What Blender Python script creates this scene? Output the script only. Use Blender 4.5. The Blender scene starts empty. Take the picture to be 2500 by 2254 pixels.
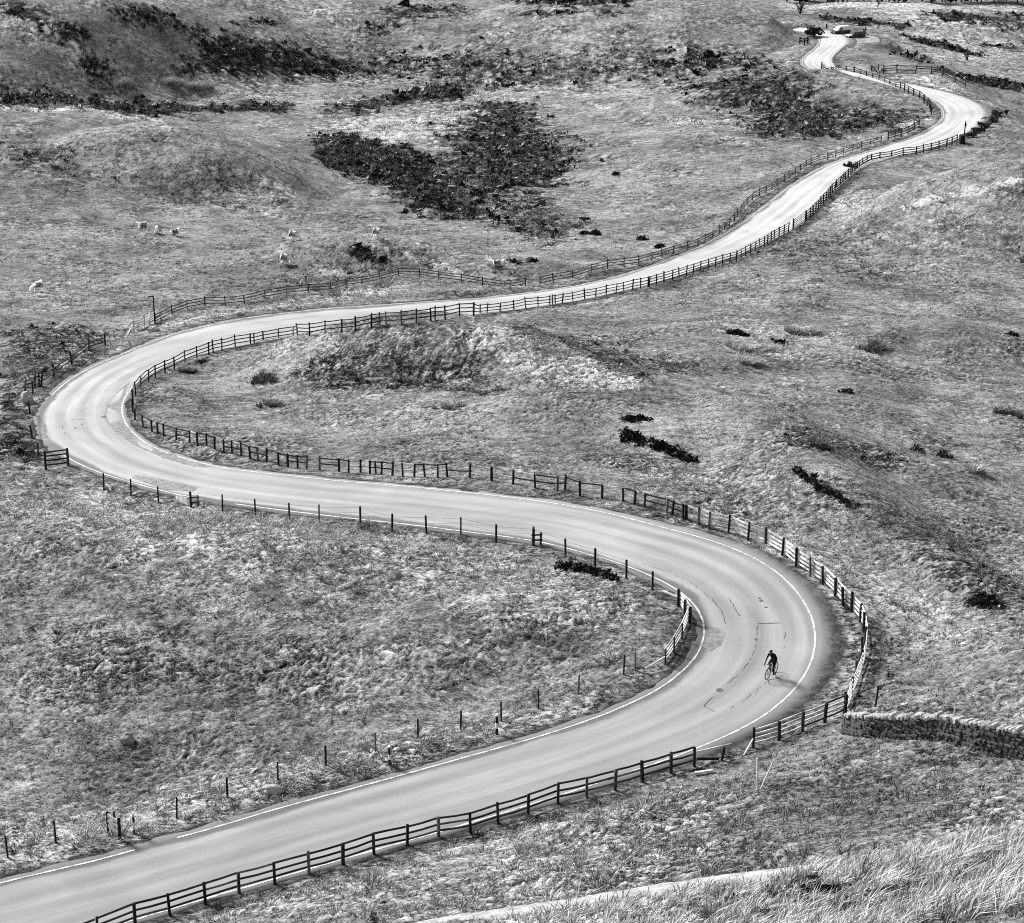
import bpy, bmesh, math, random
import numpy as np
from mathutils import Vector, Matrix
random.seed(7); RNG = np.random.default_rng(7)
SC = bpy.context.scene; COL = SC.collection
F = 5500.0; PITCH = math.radians(21.0); CZ = 92.0      # focal length in photo pixels, tilt, eye height
CP, SP = math.cos(PITCH), math.sin(PITCH)
def ray(px, py):
    u = (np.asarray(px, float)-1250)/F; v = -(np.asarray(py, float)-1127)/F
    return u, CP+v*SP, -SP+v*CP
def on_z(px, py, zr):                                    # point of a sight line at height zr below the eye
    dx, dy, dz = ray(px, py); k = zr/dz
    return dx*k, dy*k
# ------------------------------------------------------------------ noise
_P = np.random.default_rng(3).permutation(4096).astype(np.int64)
_G = np.random.default_rng(4).normal(size=(4096, 2)); _G /= np.linalg.norm(_G, axis=1)[:, None]
def pnoise(x, y):
    xi = np.floor(x).astype(np.int64); yi = np.floor(y).astype(np.int64); xf = x-xi; yf = y-yi
    def g(a, b, fx, fy):
        h = _P[(_P[a & 4095]+b) & 4095]; return _G[h, 0]*fx+_G[h, 1]*fy
    u = xf*xf*xf*(xf*(xf*6-15)+10); v = yf*yf*yf*(yf*(yf*6-15)+10)
    a = g(xi, yi, xf, yf); b = g(xi+1, yi, xf-1, yf); c = g(xi, yi+1, xf, yf-1); d = g(xi+1, yi+1, xf-1, yf-1)
    return (a+(b-a)*u+(c-a)*v+(a-b-c+d)*u*v)*1.5
def fbm(x, y, o=4, gain=.5):
    s = 0; a = 1; f = 1
    for i in range(o): s = s+a*pnoise(x*f+17.3*i, y*f-9.1*i); a *= gain; f *= 2.03
    return s
def sstep(a, b, x):
    t = np.clip((x-a)/(b-a), 0, 1); return t*t*(3-2*t)
# ------------------------------------------------------------------ traced road edges (left and right white line)
LE = [(-260,2226),(-60,2172),(0,2158),(89,2136),(223,2107),(379,2060),(419,2049),(513,2025),(669,1976),(900,1915),(1023,1880),(1157,1842),(1290,1806),(1424,1762),(1558,1708),(1625,1672),(1669,1637),(1700,1606),(1711,1583),(1721,1552),(1720,1521),(1702,1481),(1671,1454),(1647,1435),(1580,1402),(1513,1375),(1451,1357),(1379,1337),(1290,1317),(1121,1297),(978,1279),(900,1271),(758,1255),(624,1239),(557,1230),(459,1215),(388,1199),(321,1179),(250,1159),(178,1130),(134,1103),(111,1088),(96,1061),(91,1030),(100,1003),(125,970),(156,938),(201,907),(267,874),(357,836),(446,807),(580,778),(713,762),(800,753),(900,748),(978,742),(1157,731),(1335,709),(1424,695),(1513,673),(1602,646),(1667,620),(1734,593),(1801,553),(1867,504),(1912,468),(1957,437),(2023,401),(2090,379),(2120,370),(2176,352),(2214,340),(2252,325),(2289,304),(2306,291),(2310,278),(2304,265),(2289,252),(2271,242),(2256,236),(2224,226),(2195,217),(2160,206),(2120,196),(2080,188),(2040,182),(1990,176),(1955,166),(1948,155),(1960,140),(1982,126),(1997,116),(2007,104),(2007,97),(1998,90),(1985,84),(1960,79),(1930,76)]
RE = [(-60,2372),(180,2290),(300,2254),(415,2220),(500,2195),(670,2146),(838,2098),(1067,2033),(1217,1990),(1290,1968),(1433,1924),(1600,1866),(1689,1835),(1778,1797),(1841,1766),(1885,1737),(1930,1697),(1965,1655),(1988,1606),(1994,1557),(1988,1516),(1972,1481),(1950,1450),(1912,1406),(1850,1364),(1778,1333),(1689,1306),(1602,1284),(1513,1259),(1379,1233),(1246,1213),(1157,1204),(1023,1190),(889,1179),(800,1171),(713,1161),(580,1146),(490,1130),(401,1103),(348,1077),(312,1043),(296,1012),(296,985),(308,959),(332,932),(357,918),(401,897),(446,883),(544,855),(713,822),(825,806),(978,787),(1121,771),(1246,757),(1402,736),(1580,697),(1640,679),(1711,653),(1801,622),(1867,593),(1921,566),(1965,534),(1998,505),(2030,468),(2060,440),(2090,415),(2125,397),(2180,384),(2308,354),(2336,340),(2365,320),(2387,302),(2400,287),(2400,274),(2389,261),(2370,248),(2346,237),(2308,224),(2252,210),(2214,203),(2176,194),(2130,184),(2080,174),(2045,166),(2026,155),(2023,143),(2034,132),(2049,120),(2063,108),(2075,101),(2074,94),(2062,87),(2034,76),(2004,71),(1975,68),(1930,66)]
# matching places on both edges, with the road height there (below the eye)
PAIR = [((-260,2226),(-60,2372),-55.2),((-60,2172),(180,2290),-55.1),((379,2060),(500,2195),-55.2),((1023,1880),(1217,1990),-55.0),((1424,1762),(1689,1835),-54.6),
 ((1669,1637),(1930,1697),-54.2),((1721,1552),(1994,1557),-54.0),((1702,1481),(1950,1450),-54.0),((1513,1375),(1689,1306),-54.4),((1121,1297),(1246,1213),-55.6),
 ((758,1255),(889,1179),-57.0),((459,1215),(580,1146),-58.4),((178,1130),(348,1077),-59.8),((91,1030),(296,985),-61.2),((156,938),(332,932),-63.2),
 ((357,836),(446,883),-65.4),((713,762),(825,806),-67.4),((1157,731),(1246,757),-70.2),((1513,673),(1580,697),-73.2),((1801,553),(1921,566),-76.2),
 ((1957,437),(2060,440),-78.4),((2120,370),(2180,384),-80.0),((2252,325),(2336,340),-80.8),((2310,278),(2400,287),-81.2),((2289,252),(2389,261),-81.8),
 ((2224,226),(2252,210),-82.6),((2080,188),(2080,174),-84.6),((1955,166),(2026,155),-86.0),((1982,126),(2049,120),-86.6),((2007,97),(2075,101),-87.0),((1985,84),(2034,76),-87.8),((1930,76),(1930,66),-88.6)]
def arc(P):
    P = np.array(P, float); return np.r_[0, np.cumsum(np.hypot(*np.diff(P, axis=0).T))], P
sL, PL = arc(LE); sR, PR = arc(RE)
iL = [LE.index(a) for a, b, z in PAIR]; iR = [RE.index(b) for a, b, z in PAIR]; zP = [z for a, b, z in PAIR]
key = []; NS = []
for k in range(len(PAIR)-1):
    n = max(3, int((sL[iL[k+1]]-sL[iL[k]]+sR[iR[k+1]]-sR[iR[k]])/22)); NS.append(n)
tt = np.concatenate([np.linspace(k, k+1, n, endpoint=False) for k, n in enumerate(NS)]+[[len(PAIR)-1]])
KK = np.arange(len(PAIR))
def edge(s, P, idx):
    q = np.interp(tt, KK, s[idx]); return np.interp(q, s, P[:, 0]), np.interp(q, s, P[:, 1])
def sm(a, n=2):
    for _ in range(n):
        b = a.copy(); b[1:-1] = .25*a[:-2]+.5*a[1:-1]+.25*a[2:]; a = b
    return a
zS = sm(np.interp(tt, KK, zP), 12)
lx, ly = edge(sL, PL, iL); rx, ry = edge(sR, PR, iR)
Lx, Ly = [sm(a, 3) for a in on_z(lx, ly, zS)]; Rx, Ry = [sm(a, 3) for a in on_z(rx, ry, zS)]
# resample by metres along the middle
Mx, My = (Lx+Rx)/2, (Ly+Ry)/2
sm_ = np.r_[0, np.cumsum(np.hypot(np.diff(Mx), np.diff(My)))]
sq = np.arange(0, sm_[-1], .7)
def rs(a): return sm(np.interp(sq, sm_, a), 4)
Lx, Ly, Rx, Ry, zS = rs(Lx), rs(Ly), rs(Rx), rs(Ry), rs(zS)
Mx, My = (Lx+Rx)/2, (Ly+Ry)/2
tgx, tgy = sm(np.gradient(Mx), 6), sm(np.gradient(My), 6); tl = np.hypot(tgx, tgy); NXr, NYr = tgy/tl, -tgx/tl
W = sm(np.abs((Rx-Lx)*NXr+(Ry-Ly)*NYr), 6)
Lx, Ly, Rx, Ry = Mx-NXr*W/2, My-NYr*W/2, Mx+NXr*W/2, My+NYr*W/2
ctr = [(x, y, z) for x, y, z in zip(Mx[::14], My[::14], zS[::14])]
# ------------------------------------------------------------------ lie of the land: smooth surface through known heights
KN = [(2500,2254,-34),(1900,2254,-38.5),(1250,2254,-45.5),(2500,2080,-40.5),(1800,2140,-46),(1300,2150,-50),(2500,1860,-48.5),(2064,1795,-52.8),(2500,1650,-53.5),
 (2300,1400,-57.5),(2500,1250,-61.5),(2100,1150,-58.8),(1800,1050,-59),(2500,950,-67),(2000,850,-65),(1500,950,-61.5),(1000,1020,-60.5),(600,1000,-62),(2500,750,-73),
 (2200,600,-75.5),(1900,720,-71.5),(2500,560,-75),(2300,430,-80),(0,1900,-57),(600,1700,-56.8),(1300,1560,-55.2),(0,1600,-58),(700,1420,-56),(300,1300,-57.2),(0,1250,-58.5),
 (1200,1420,-55.2),(0,1000,-63),(0,800,-68),(150,650,-73),(600,650,-74.5),(0,450,-78),(500,480,-80),(1000,600,-77.5),(1300,600,-77.5),(1000,450,-83),(1500,450,-81.5),
 (1800,400,-82.5),(0,300,-82),(500,330,-85),(1000,300,-88),(1500,250,-88.5),(2000,300,-84),(0,180,-84),(400,150,-86),(800,150,-91),(1300,150,-91),(1800,150,-89.5),
 (0,0,-76),(600,0,-84),(1200,0,-93),(1700,30,-95),(2000,10,-101),(2500,300,-88),(2500,150,-100),(2500,20,-113),(2300,60,-101),(2150,120,-91)]
KW = [(0,0,-1.8),(0,25,-17),(-35,20,-24),(35,20,-13),(-60,60,-50),(60,60,-31),(-90,120,-58),(110,150,-55),(-250,900,-60),(0,900,-97),(250,1000,-121),(-200,300,-68),(200,300,-70),(0,-40,10),(230,600,-104),(-200,500,-70)]
C = list(ctr)+KW
for px, py, z in KN:
    x, y = on_z(px, py, z); C.append((float(x), float(y), z))
C = np.array(C); CX, CY, CZr = C[:, 0]/100, C[:, 1]/100, C[:, 2]
def phi(r2): return .5*r2*np.log(r2+1e-9)
n = len(C); A = np.zeros((n+3, n+3))
A[:n, :n] = phi((CX[:, None]-CX)**2+(CY[:, None]-CY)**2)+np.eye(n)*.012
A[:n, n] = 1; A[:n, n+1] = CX; A[:n, n+2] = CY; A[n:, :n] = A[:n, n:].T
TW = np.linalg.solve(A, np.r_[CZr, 0, 0, 0])
def tps(x, y):
    sh = np.shape(x); x = np.clip(np.ravel(x), -260, 280)/100; y = np.clip(np.ravel(y), -45, 1000)/100
    o = np.empty(len(x))
    for i in range(0, len(x), 40000):
        a, b = x[i:i+40000], y[i:i+40000]
        o[i:i+40000] = phi((a[:, None]-CX)**2+(b[:, None]-CY)**2)@TW[:n]+TW[n]+a*TW[n+1]+b*TW[n+2]
    return o.reshape(sh)
# smooth surface, road distance and road height held on a 1.5 m grid
GX = np.arange(-270, 290, 1.5); GY = np.arange(-50, 1005, 1.5); gx, gy = np.meshgrid(GX, GY, indexing='ij')
def proj(X_, Y_, Z_):
    dz_ = Y_*CP-Z_*SP; return 1250+F*X_/dz_, 1127-F*(Y_*SP+Z_*CP)/dz_
_sx, _sy = proj(Mx, My, zS)
_lx, _ly = proj(Lx, Ly, zS)
def stl(px, py): return int(np.argmin((_lx-px)**2+(_ly-py)**2))
def stn(px, py): return int(np.argmin((_sx-px)**2+(_sy-py)**2))
J1, J2, J3 = stn(1856, 1552), stn(2355, 270), stn(2054, 82)
ix = np.arange(len(Mx)); APR = .95*np.exp(-((ix-J1)/24.)**2)+1.9*np.exp(-((ix-J2)/16.)**2)+7.5*np.exp(-((ix-J3)/9.)**4)   # gravel aprons outside the bends, lay-by
Gb = tps(gx, gy)
Gd = np.full(gx.shape, 99.); Gz = Gb.copy(); Gs = np.zeros(gx.shape)
sel = np.argwhere((gy > 60) & (gy < 620) & (gx > -80) & (gx < 150))
for i in range(0, len(sel), 6000):
    s = sel[i:i+6000]; qx = gx[s[:, 0], s[:, 1]]; qy = gy[s[:, 0], s[:, 1]]
    d2 = (qx[:, None]-Mx)**2+(qy[:, None]-My)**2; j = d2.argmin(1); d = np.sqrt(d2[np.arange(len(j)), j])
    sR_ = (qx-Mx[j])*NXr[j]+(qy-My[j])*NYr[j]
    Gd[s[:, 0], s[:, 1]] = d-(W[j]/2-3.1)-np.where(sR_ > 0, APR[j]*.95, 0); Gz[s[:, 0], s[:, 1]] = zS[j]
    tx = Rx[j]-Lx[j]; ty = Ry[j]-Ly[j]
    Gs[s[:, 0], s[:, 1]] = ((qx-Mx[j])*tx+(qy-My[j])*ty)/W[j]
def bil(G, x, y):
    fx = np.clip((x-GX[0])/1.5, 0, len(GX)-1.001); fy = np.clip((y-GY[0])/1.5, 0, len(GY)-1.001)
    i = fx.astype(int); j = fy.astype(int); a = fx-i; b = fy-j
    return (G[i, j]*(1-a)*(1-b)+G[i+1, j]*a*(1-b)+G[i, j+1]*(1-a)*b+G[i+1, j+1]*a*b)
MOUND = []   # (x, y, length, width, angle, height)
def hills(x, y):
    z = np.zeros(np.shape(x))
    for cx, cy, a, b, t, h in MOUND:
        c, s = math.cos(t), math.sin(t); p = ((x-cx)*c+(y-cy)*s)/a; q = (-(x-cx)*s+(y-cy)*c)/b
        r = np.clip(p*p+q*q, 0, 2.4)/2.4; z = z+h*(1-r)**1.6
    return z
def ground(x, y):                                         # height below the eye, without tussocks
    x = np.asarray(x, float); y = np.asarray(y, float)
    d = bil(Gd, x, y); w = sstep(4.2, 10, d)
    return bil(Gb, x, y)*w+bil(Gz, x, y)*(1-w)+hills(x, y)*sstep(4.0, 15., d)
TS = np.r_[np.geomspace(42, 900, 1500)]
def at(px, py):                                           # where a sight line meets the ground
    one = np.isscalar(px); px = np.atleast_1d(np.asarray(px, float)); py = np.atleast_1d(np.asarray(py, float))
    dx, dy, dz = ray(px, py); ox = np.empty((len(px), 3))
    for i in range(len(px)):
        x, y, z = dx[i]*TS, dy[i]*TS, dz[i]*TS
        h = z-ground(x, y); k = np.argmax(h < 0)
        if k == 0: k = len(TS)-1
        a = h[k-1]/(h[k-1]-h[k]+1e-12); t = TS[k-1]+(TS[k]-TS[k-1])*a
        X, Y = dx[i]*t, dy[i]*t; ox[i] = X, Y, float(ground(X, Y))+CZ
    return ox[0] if one else ox
def gz(x, y): return float(ground(x, y))+CZ
def mound(px, py, a, b, deg, h):
    x, y, z = at(px, py); MOUND.append((x, y, a, b, math.radians(deg), h))
mound(1040, 893, 14, 8, -12, 4.6)       # hillock inside the bend
mound(1310, 920, 14, 5, -30, 2.2)
mound(480, 455, 14, 10, 0, 5.2)         # hillock in the sheep field
mound(610, 470, 9, 6, -25, 1.8)
mound(90, 370, 34, 30, -10, 7.5)          # broad rise at the left
mound(1400, 90, 44, 38, -4, 8.5)        # smooth far hill
mound(1700, 85, 26, 26, -12, 2.5)
mound(20, 110, 24, 38, -35, 9)          # far left spur
mound(330, 110, 15, 36, -40, 6)
mound(2540, 540, 20, 17, 8, 8.5)        # right hill
mound(2310, 850, 10, 8, 0, 2.6)
mound(2000, 212, 26, 12, 0, 3.2)        # crest that hides the far road
mound(2260, 195, 14, 9, -25, 1.8)
mound(2130, 1330, 5, 30, 9, 2.6)     # spur beyond the right bend
mound(300, 1340, 22, 9, -12, 1.1)      # spur below the left bend
mound(900, 1440, 24, 9, -8, 1.1)
mound(860, 640, 12, 7, -10, 2.6)
mound(1120, 650, 16, 5, -20, 1.6)
mound(1650, 380, 22, 24, 0, 3.0)
mound(620, 40, 30, 30, -30, 5)
mound(2330, 60, 30, 26, -15, 4)
mound(1500, 1010, 16, 8, -20, 1.4)
# ------------------------------------------------------------------ materials (the photograph is black and white: greys only)
def mat(name, rough=.9, spec=.2):
    m = bpy.data.materials.new(name); m.use_nodes = True; nt = m.node_tree; b = nt.nodes['Principled BSDF']
    b.inputs['Roughness'].default_value = rough; b.inputs['Specular IOR Level'].default_value = spec
    return m, nt, b
class NT:
    def __init__(s, nt): s.nt = nt; s.n = nt.nodes; s.l = nt.links
    def put(s, sock, v):
        if isinstance(v, (int, float)):
            sock.default_value = v if sock.type in ('VALUE', 'INT') else (v, v, v, 1)[:len(sock.default_value)]
        elif isinstance(v, tuple): sock.default_value = v
        else: s.l.new(v, sock)
    def math(s, op, a, b=0., c=None, clamp=False):
        m = s.n.new('ShaderNodeMath'); m.operation = op; m.use_clamp = clamp
        s.put(m.inputs[0], a); s.put(m.inputs[1], b)
        if c is not None: s.put(m.inputs[2], c)
        return m.outputs[0]
    def mix(s, f, a, b):
        m = s.n.new('ShaderNodeMix'); m.data_type = 'FLOAT'; s.put(m.inputs[0], f); s.put(m.inputs[2], a); s.put(m.inputs[3], b); return m.outputs[0]
    def noise(s, co, scale, detail=4, rough=.55, dist=0.):
        t = s.n.new('ShaderNodeTexNoise'); t.inputs['Scale'].default_value = scale; t.inputs['Detail'].default_value = detail
        t.inputs['Roughness'].default_value = rough; t.inputs['Distortion'].default_value = dist
        if co is not None: s.l.new(co, t.inputs['Vector'])
        return t.outputs['Fac']
    def ramp(s, f, a, b, c=0., d=1.):
        m = s.n.new('ShaderNodeMapRange'); m.interpolation_type = 'SMOOTHSTEP'
        for i, v in enumerate((f, a, b, c, d)): s.put(m.inputs[i], v)
        return m.outputs[0]
    def attr(s, name):
        t = s.n.new('ShaderNodeAttribute'); t.attribute_name = name; return t
    def sep(s, v):
        t = s.n.new('ShaderNodeSeparateColor'); s.l.new(v, t.inputs[0]); return t.outputs
    def geo(s): return s.n.new('ShaderNodeNewGeometry').outputs['Position']
    def obj(s): return s.n.new('ShaderNodeTexCoord').outputs['Object']
    def scale(s, co, v):
        m = s.n.new('ShaderNodeMapping'); m.inputs['Scale'].default_value = v; s.l.new(co, m.inputs['Vector']); return m.outputs[0]
    def bump(s, h, d, st=1.):
        m = s.n.new('ShaderNodeBump'); m.inputs['Distance'].default_value = d; m.inputs['Strength'].default_value = st
        s.l.new(h, m.inputs['Height']); return m.outputs[0]
def plain(name, v, rough=.85, spec=.25, var=.25, sc=6.):
    m, nt, b = mat(name, rough, spec); N = NT(nt)
    f = N.noise(N.obj(), sc, 5, .65)
    N.put(b.inputs['Base Color'], N.mix(f, v*(1-var*1.3), v*(1+var*1.3)))
    return m
def wood(name, v):
    m, nt, b = mat(name, .9, .15); N = NT(nt); g = N.geo()
    a = N.noise(g, 1.1, 3, .6); f = N.noise(N.scale(g, (1, 1, 6)), 9, 4, .7)
    c = N.math('MULTIPLY', N.mix(N.ramp(a, .3, .7), v*.55, v*1.45), N.mix(f, .6, 1.35))
    N.put(b.inputs['Base Color'], c); N.put(b.inputs['Normal'], N.bump(f, .01, .6)); return m
M = dict(wood=wood('weathered_wood', .045), post=wood('post_wood', .022), grey=wood('grey_wood', .13), pale=wood('bleached_wood', .72), wire=plain('wire', .07, .5, .5),
         black=plain('black_cloth', .012, .9, .1, .4), rubber=plain('rubber', .012, .6, .3), metal=plain('dark_metal', .03, .35, .5), skin=plain('skin', .22, .6, .3, .1),
         white=plain('white_paint', .8, .6, .3, .06), fleece=plain('fleece', .9, .95, .05, .12, 14), face=plain('sheep_face', .4, .9, .1, .2),
         stone=plain('gritstone', .085, .95, .1, .75, 5), rock=plain('boulder_stone', .3, .95, .1, .5, 4), cope=plain('pale_stone', .42, .95, .1, .35, 6), twig=plain('bare_twig', .035, .9, .1, .4, 3),
         carw=plain('car_white', .72, .25, .5, .02), card=plain('car_dark', .02, .25, .5, .1), cars=plain('car_silver', .45, .3, .5, .05), glass=plain('car_glass', .012, .05, .6, .1), lamp=plain('lamp_lens', .7, .1, .6, .03))
fb = M['fleece'].node_tree.nodes['Principled BSDF']; fb.inputs['Subsurface Weight'].default_value = 1; fb.inputs['Subsurface Radius'].default_value = (.5, .5, .5); fb.inputs['Subsurface Scale'].default_value = 1.
# ground
gm, nt, b = mat('moor_ground', .95, .08); N = NT(nt); P = N.geo()
va = N.attr('veg'); R, G, B = N.sep(va.outputs['Color'])[:3]; RL = N.math('SUBTRACT', va.outputs['Alpha'], .5)
P2 = N.scale(P, (.6, 1, 1))
f1 = N.noise(P2, 1.15, 8, .85, .3); f2 = N.noise(P2, 6., 5, .75, .5); f3 = N.noise(P, .11, 4, .6); f4 = N.noise(P2, 19., 3, .7)
tx = N.math('ADD', N.math('MULTIPLY', f1, .5), N.math('ADD', N.math('MULTIPLY', f2, .5), N.math('MULTIPLY', f4, .35)))   # about .67
tx = N.math('ADD', N.math('MULTIPLY', N.math('SUBTRACT', tx, .675), 2.9), .5)
tx = N.math('ADD', tx, N.math('MULTIPLY', RL, 1.1))
turf = N.ramp(tx, .05, 1., .035, .47); turf = N.math('MULTIPLY', turf, N.ramp(f3, .3, .7, .68, 1.3))
pale = N.ramp(tx, .0, .85, .14, .76)
dark = N.ramp(tx, .3, 1.1, .008, .17)
earth = N.ramp(tx, .2, .95, .018, .12)
fr = N.math('ADD', tx, -.5)
pG = N.ramp(N.math('ADD', G, N.math('MULTIPLY', fr, 1.3)), .1, 1.1)
pR = N.ramp(N.math('ADD', R, N.math('MULTIPLY', fr, -1.1)), .18, .72)
ter = N.noise(N.scale(P, (.045, .045, 2.6)), 1., 4, .6, .3); turf = N.math('MULTIPLY', turf, N.ramp(ter, .38, .56, .8, 1.1)); pale = N.math('MULTIPLY', pale, N.ramp(ter, .36, .5, .82, 1.08))   # sheep-worn terraces along the contours
c = N.mix(pG, turf, pale); c = N.mix(pR, c, dark); c = N.mix(B, c, earth)
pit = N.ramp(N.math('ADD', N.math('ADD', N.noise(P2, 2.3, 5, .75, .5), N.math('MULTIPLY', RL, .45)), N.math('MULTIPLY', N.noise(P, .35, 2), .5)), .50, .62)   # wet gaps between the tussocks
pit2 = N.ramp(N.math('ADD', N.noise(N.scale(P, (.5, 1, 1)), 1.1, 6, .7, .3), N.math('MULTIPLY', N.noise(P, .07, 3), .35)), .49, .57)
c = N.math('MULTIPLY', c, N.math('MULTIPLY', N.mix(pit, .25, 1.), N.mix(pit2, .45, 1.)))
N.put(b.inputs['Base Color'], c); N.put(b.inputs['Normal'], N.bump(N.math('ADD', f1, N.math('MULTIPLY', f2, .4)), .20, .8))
# road surface: UV = metres along, share across
rm, nt, b = mat('road_surface', .8, .25); N = NT(nt)
uv = N.n.new('ShaderNodeUVMap').outputs[0]; sx = N.n.new('ShaderNodeSeparateXYZ'); N.l.new(uv, sx.inputs[0]); al, ac = sx.outputs[0], sx.outputs[1]
st = N.noise(N.scale(uv, (.05, 7, 1)), 1., 4, .6); bl = N.noise(N.scale(uv, (.12, 1.2, 1)), 1., 5, .6, 1.); gr = N.noise(N.geo(), 9., 4, .8)
sheen_tone = N.ramp(al, 50, 280, .29, .48)  # paler up the road: low-angle sky sheen put into the base grey
c = N.math('MULTIPLY', sheen_tone, N.mix(st, .5, 1.5)); c = N.math('MULTIPLY', c, N.mix(bl, .62, 1.38)); c = N.math('MULTIPLY', c, N.mix(gr, .86, 1.14))
edg = N.math('ABSOLUTE', N.math('SUBTRACT', ac, .5)); side = N.ramp(ac, .45, .55)
trk = N.math('ABSOLUTE', N.math('SUBTRACT', N.math('ABSOLUTE', N.math('SUBTRACT', edg, .25)), .13))   # wheel tracks polished pale
c = N.math('MULTIPLY', c, N.ramp(trk, .02, .10, 1.10, .95))
dmp = N.ramp(N.math('ADD', edg, N.math('MULTIPLY', N.math('SUBTRACT', N.noise(N.scale(uv, (.1, 1.5, 1)), 1., 5, .65), .5), .36)), .40, .46)
c = N.mix(N.math('MULTIPLY', dmp, N.mix(side, .75, .15)), c, .09)
grv = N.math('MULTIPLY', N.ramp(edg, .56, .66), N.ramp(N.noise(N.geo(), 2.2, 6, .75), .42, .58)); c = N.mix(N.math('MULTIPLY', grv, .75), c, .07)
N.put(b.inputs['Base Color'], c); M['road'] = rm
def speck(name, lo, hi, sc=3.):
    m, nt, b = mat(name, .9, .2); N = NT(nt); f = N.noise(N.geo(), sc, 6, .7)
    N.put(b.inputs['Base Color'], N.ramp(f, .3, .7, lo, hi)); return m
M['line'] = speck('line_paint', .3, .9, 2.6); M['gravel'] = speck('gravel', .1, .42); M['tar'] = speck('tar', .05, .17); M['patch'] = speck('tarmac_patch', .14, .32, 2.5); M['path'] = speck('trodden_path', .2, .5, 1.2)
def leafmat(name, gain=1.):
    m, nt, b = mat(name, .9, .1); N = NT(nt)
    N.put(b.inputs['Base Color'], N.math('MULTIPLY', N.sep(N.attr('tone').outputs['Color'])[0], gain)); return m
M['grass'] = leafmat('grass_blades')
# ------------------------------------------------------------------ objects
def link(o, parent=None, label=None, cat=None, group=None, kind=None):
    COL.objects.link(o)
    if parent: o.parent = parent
    for k, v in (('label', label), ('category', cat), ('group', group), ('kind', kind)):
        if v: o[k] = v
    return o
def meshobj(name, V, Fc, m, parent=None, smooth=False, **kw):
    me = bpy.data.meshes.new(name); me.from_pydata([tuple(v) for v in V], [], Fc); me.update()
    if smooth: me.polygons.foreach_set('use_smooth', [True]*len(me.polygons))
    me.materials.append(m)
    return link(bpy.data.objects.new(name, me), parent, **kw)
def empty(name, loc, rz=0, **kw):
    o = bpy.data.objects.new(name, None); o.location = loc; o.rotation_euler = (0, 0, rz); o.empty_display_size = .2
    return link(o, None, **kw)
def fastmesh(name, V, Fq, m, cols=None, cname='veg', smooth=True, nv=4):
    me = bpy.data.meshes.new(name); V = np.ascontiguousarray(V, np.float32); Fq = np.ascontiguousarray(Fq, np.int32)
    me.vertices.add(len(V)); me.vertices.foreach_set('co', V.ravel()); k = len(Fq)
    me.loops.add(k*nv); me.loops.foreach_set('vertex_index', Fq.ravel()); me.polygons.add(k)
    me.polygons.foreach_set('loop_start', np.arange(k, dtype=np.int32)*nv)
    if smooth: me.polygons.foreach_set('use_smooth', np.ones(k, bool))
    me.update(calc_edges=True)
    if cols is not None:
        a = me.color_attributes.new(cname, 'FLOAT_COLOR', 'POINT'); a.data.foreach_set('color', np.ascontiguousarray(cols, np.float32).ravel())
    me.materials.append(m)
    return bpy.data.objects.new(name, me)
# ------------------------------------------------------------------ vegetation patches, a few of them painting shade or lit rims (photo outline -> outline on the ground)
VEG = []   # kind, strength, world polygon, edge softness
def veg(kind, s, pts, wob=1.):
    P = np.array(pts, float); Q = []
    for i in range(len(P)):
        a, b_ = P[i], P[(i+1) % len(P)]; k = max(1, int(np.hypot(*(b_-a))/60))
        for j in range(k): Q.append(a+(b_-a)*j/k)
    Q = np.array(Q); w = at(Q[:, 0], Q[:, 1])[:, :2]; VEG.append((kind, s, w, wob*.012*w[:, 1].mean()))
D, L_, E_ = 0, 1, 2
veg(D,.95,[(770,330),(830,328),(935,345),(1085,400),(1108,445),(1140,490),(1192,535),(1112,535),(1014,521),(978,472),(850,428),(780,400)])
veg(D,.68,[(1085,321),(1157,294),(1148,250),(1290,245),(1317,267),(1321,312),(1388,339),(1420,388),(1402,428),(1375,455),(1290,472),(1201,526),(1112,446),(1090,401),(1103,357)])
veg(D,.5,[(1180,535),(1250,480),(1340,470),(1410,540),(1430,575),(1340,600),(1250,575)])
veg(D,.62,[(560,120),(800,130),(1050,120),(1300,140),(1700,120),(1900,140),(1900,170),(1600,185),(1400,200),(1250,215),(1050,195),(830,190),(560,190)],1.5)
veg(D,.75,[(800,265),(900,245),(1050,205),(1150,205),(1160,245),(1000,255),(900,275),(800,285)],.6)
veg(D,.85,[(0,0),(89,27),(147,67),(223,80),(223,129),(294,169),(267,187),(223,174),(192,120),(143,85),(58,53),(0,27)],.4)
veg(D,.7,[(263,31),(379,22),(437,36),(423,58),(530,76),(646,103),(776,134),(900,156),(900,196),(580,187),(401,187),(446,147),(513,111),(437,80),(334,71),(276,49)],.5)
veg(D,1.,[(566,57),(695,50),(695,62),(566,66)],.4)
veg(D,.82,[(0,227),(134,236),(312,245),(535,255),(713,250),(735,278),(535,276),(357,290),(267,272),(134,258),(0,258)],.6)
veg(D,.7,[(0,187),(90,187),(270,192),(270,205),(90,202),(0,197)],.6)
veg(D,1.,[(1240,0),(1600,0),(1500,12),(1430,16),(1280,10)],.4); veg(D,.95,[(1241,29),(1400,26),(1525,31),(1525,38),(1400,35),(1241,37)],.3)
veg(D,.9,[(925,27),(1010,18),(1165,18),(1180,24),(1060,40),(950,46)],.6); veg(D,.95,[(876,68),(910,50),(980,48),(960,72),(900,84)],.6)
veg(D,.65,[(1640,210),(1750,200),(1960,170),(2010,215),(2020,245),(2090,268),(2262,262),(2265,290),(2200,310),(2000,345),(1830,335),(1830,290),(1700,240)])
veg(D,.75,[(1600,128),(1700,123),(1800,135),(1900,150),(1940,170),(1850,168),(1700,175),(1600,180)])
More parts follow.
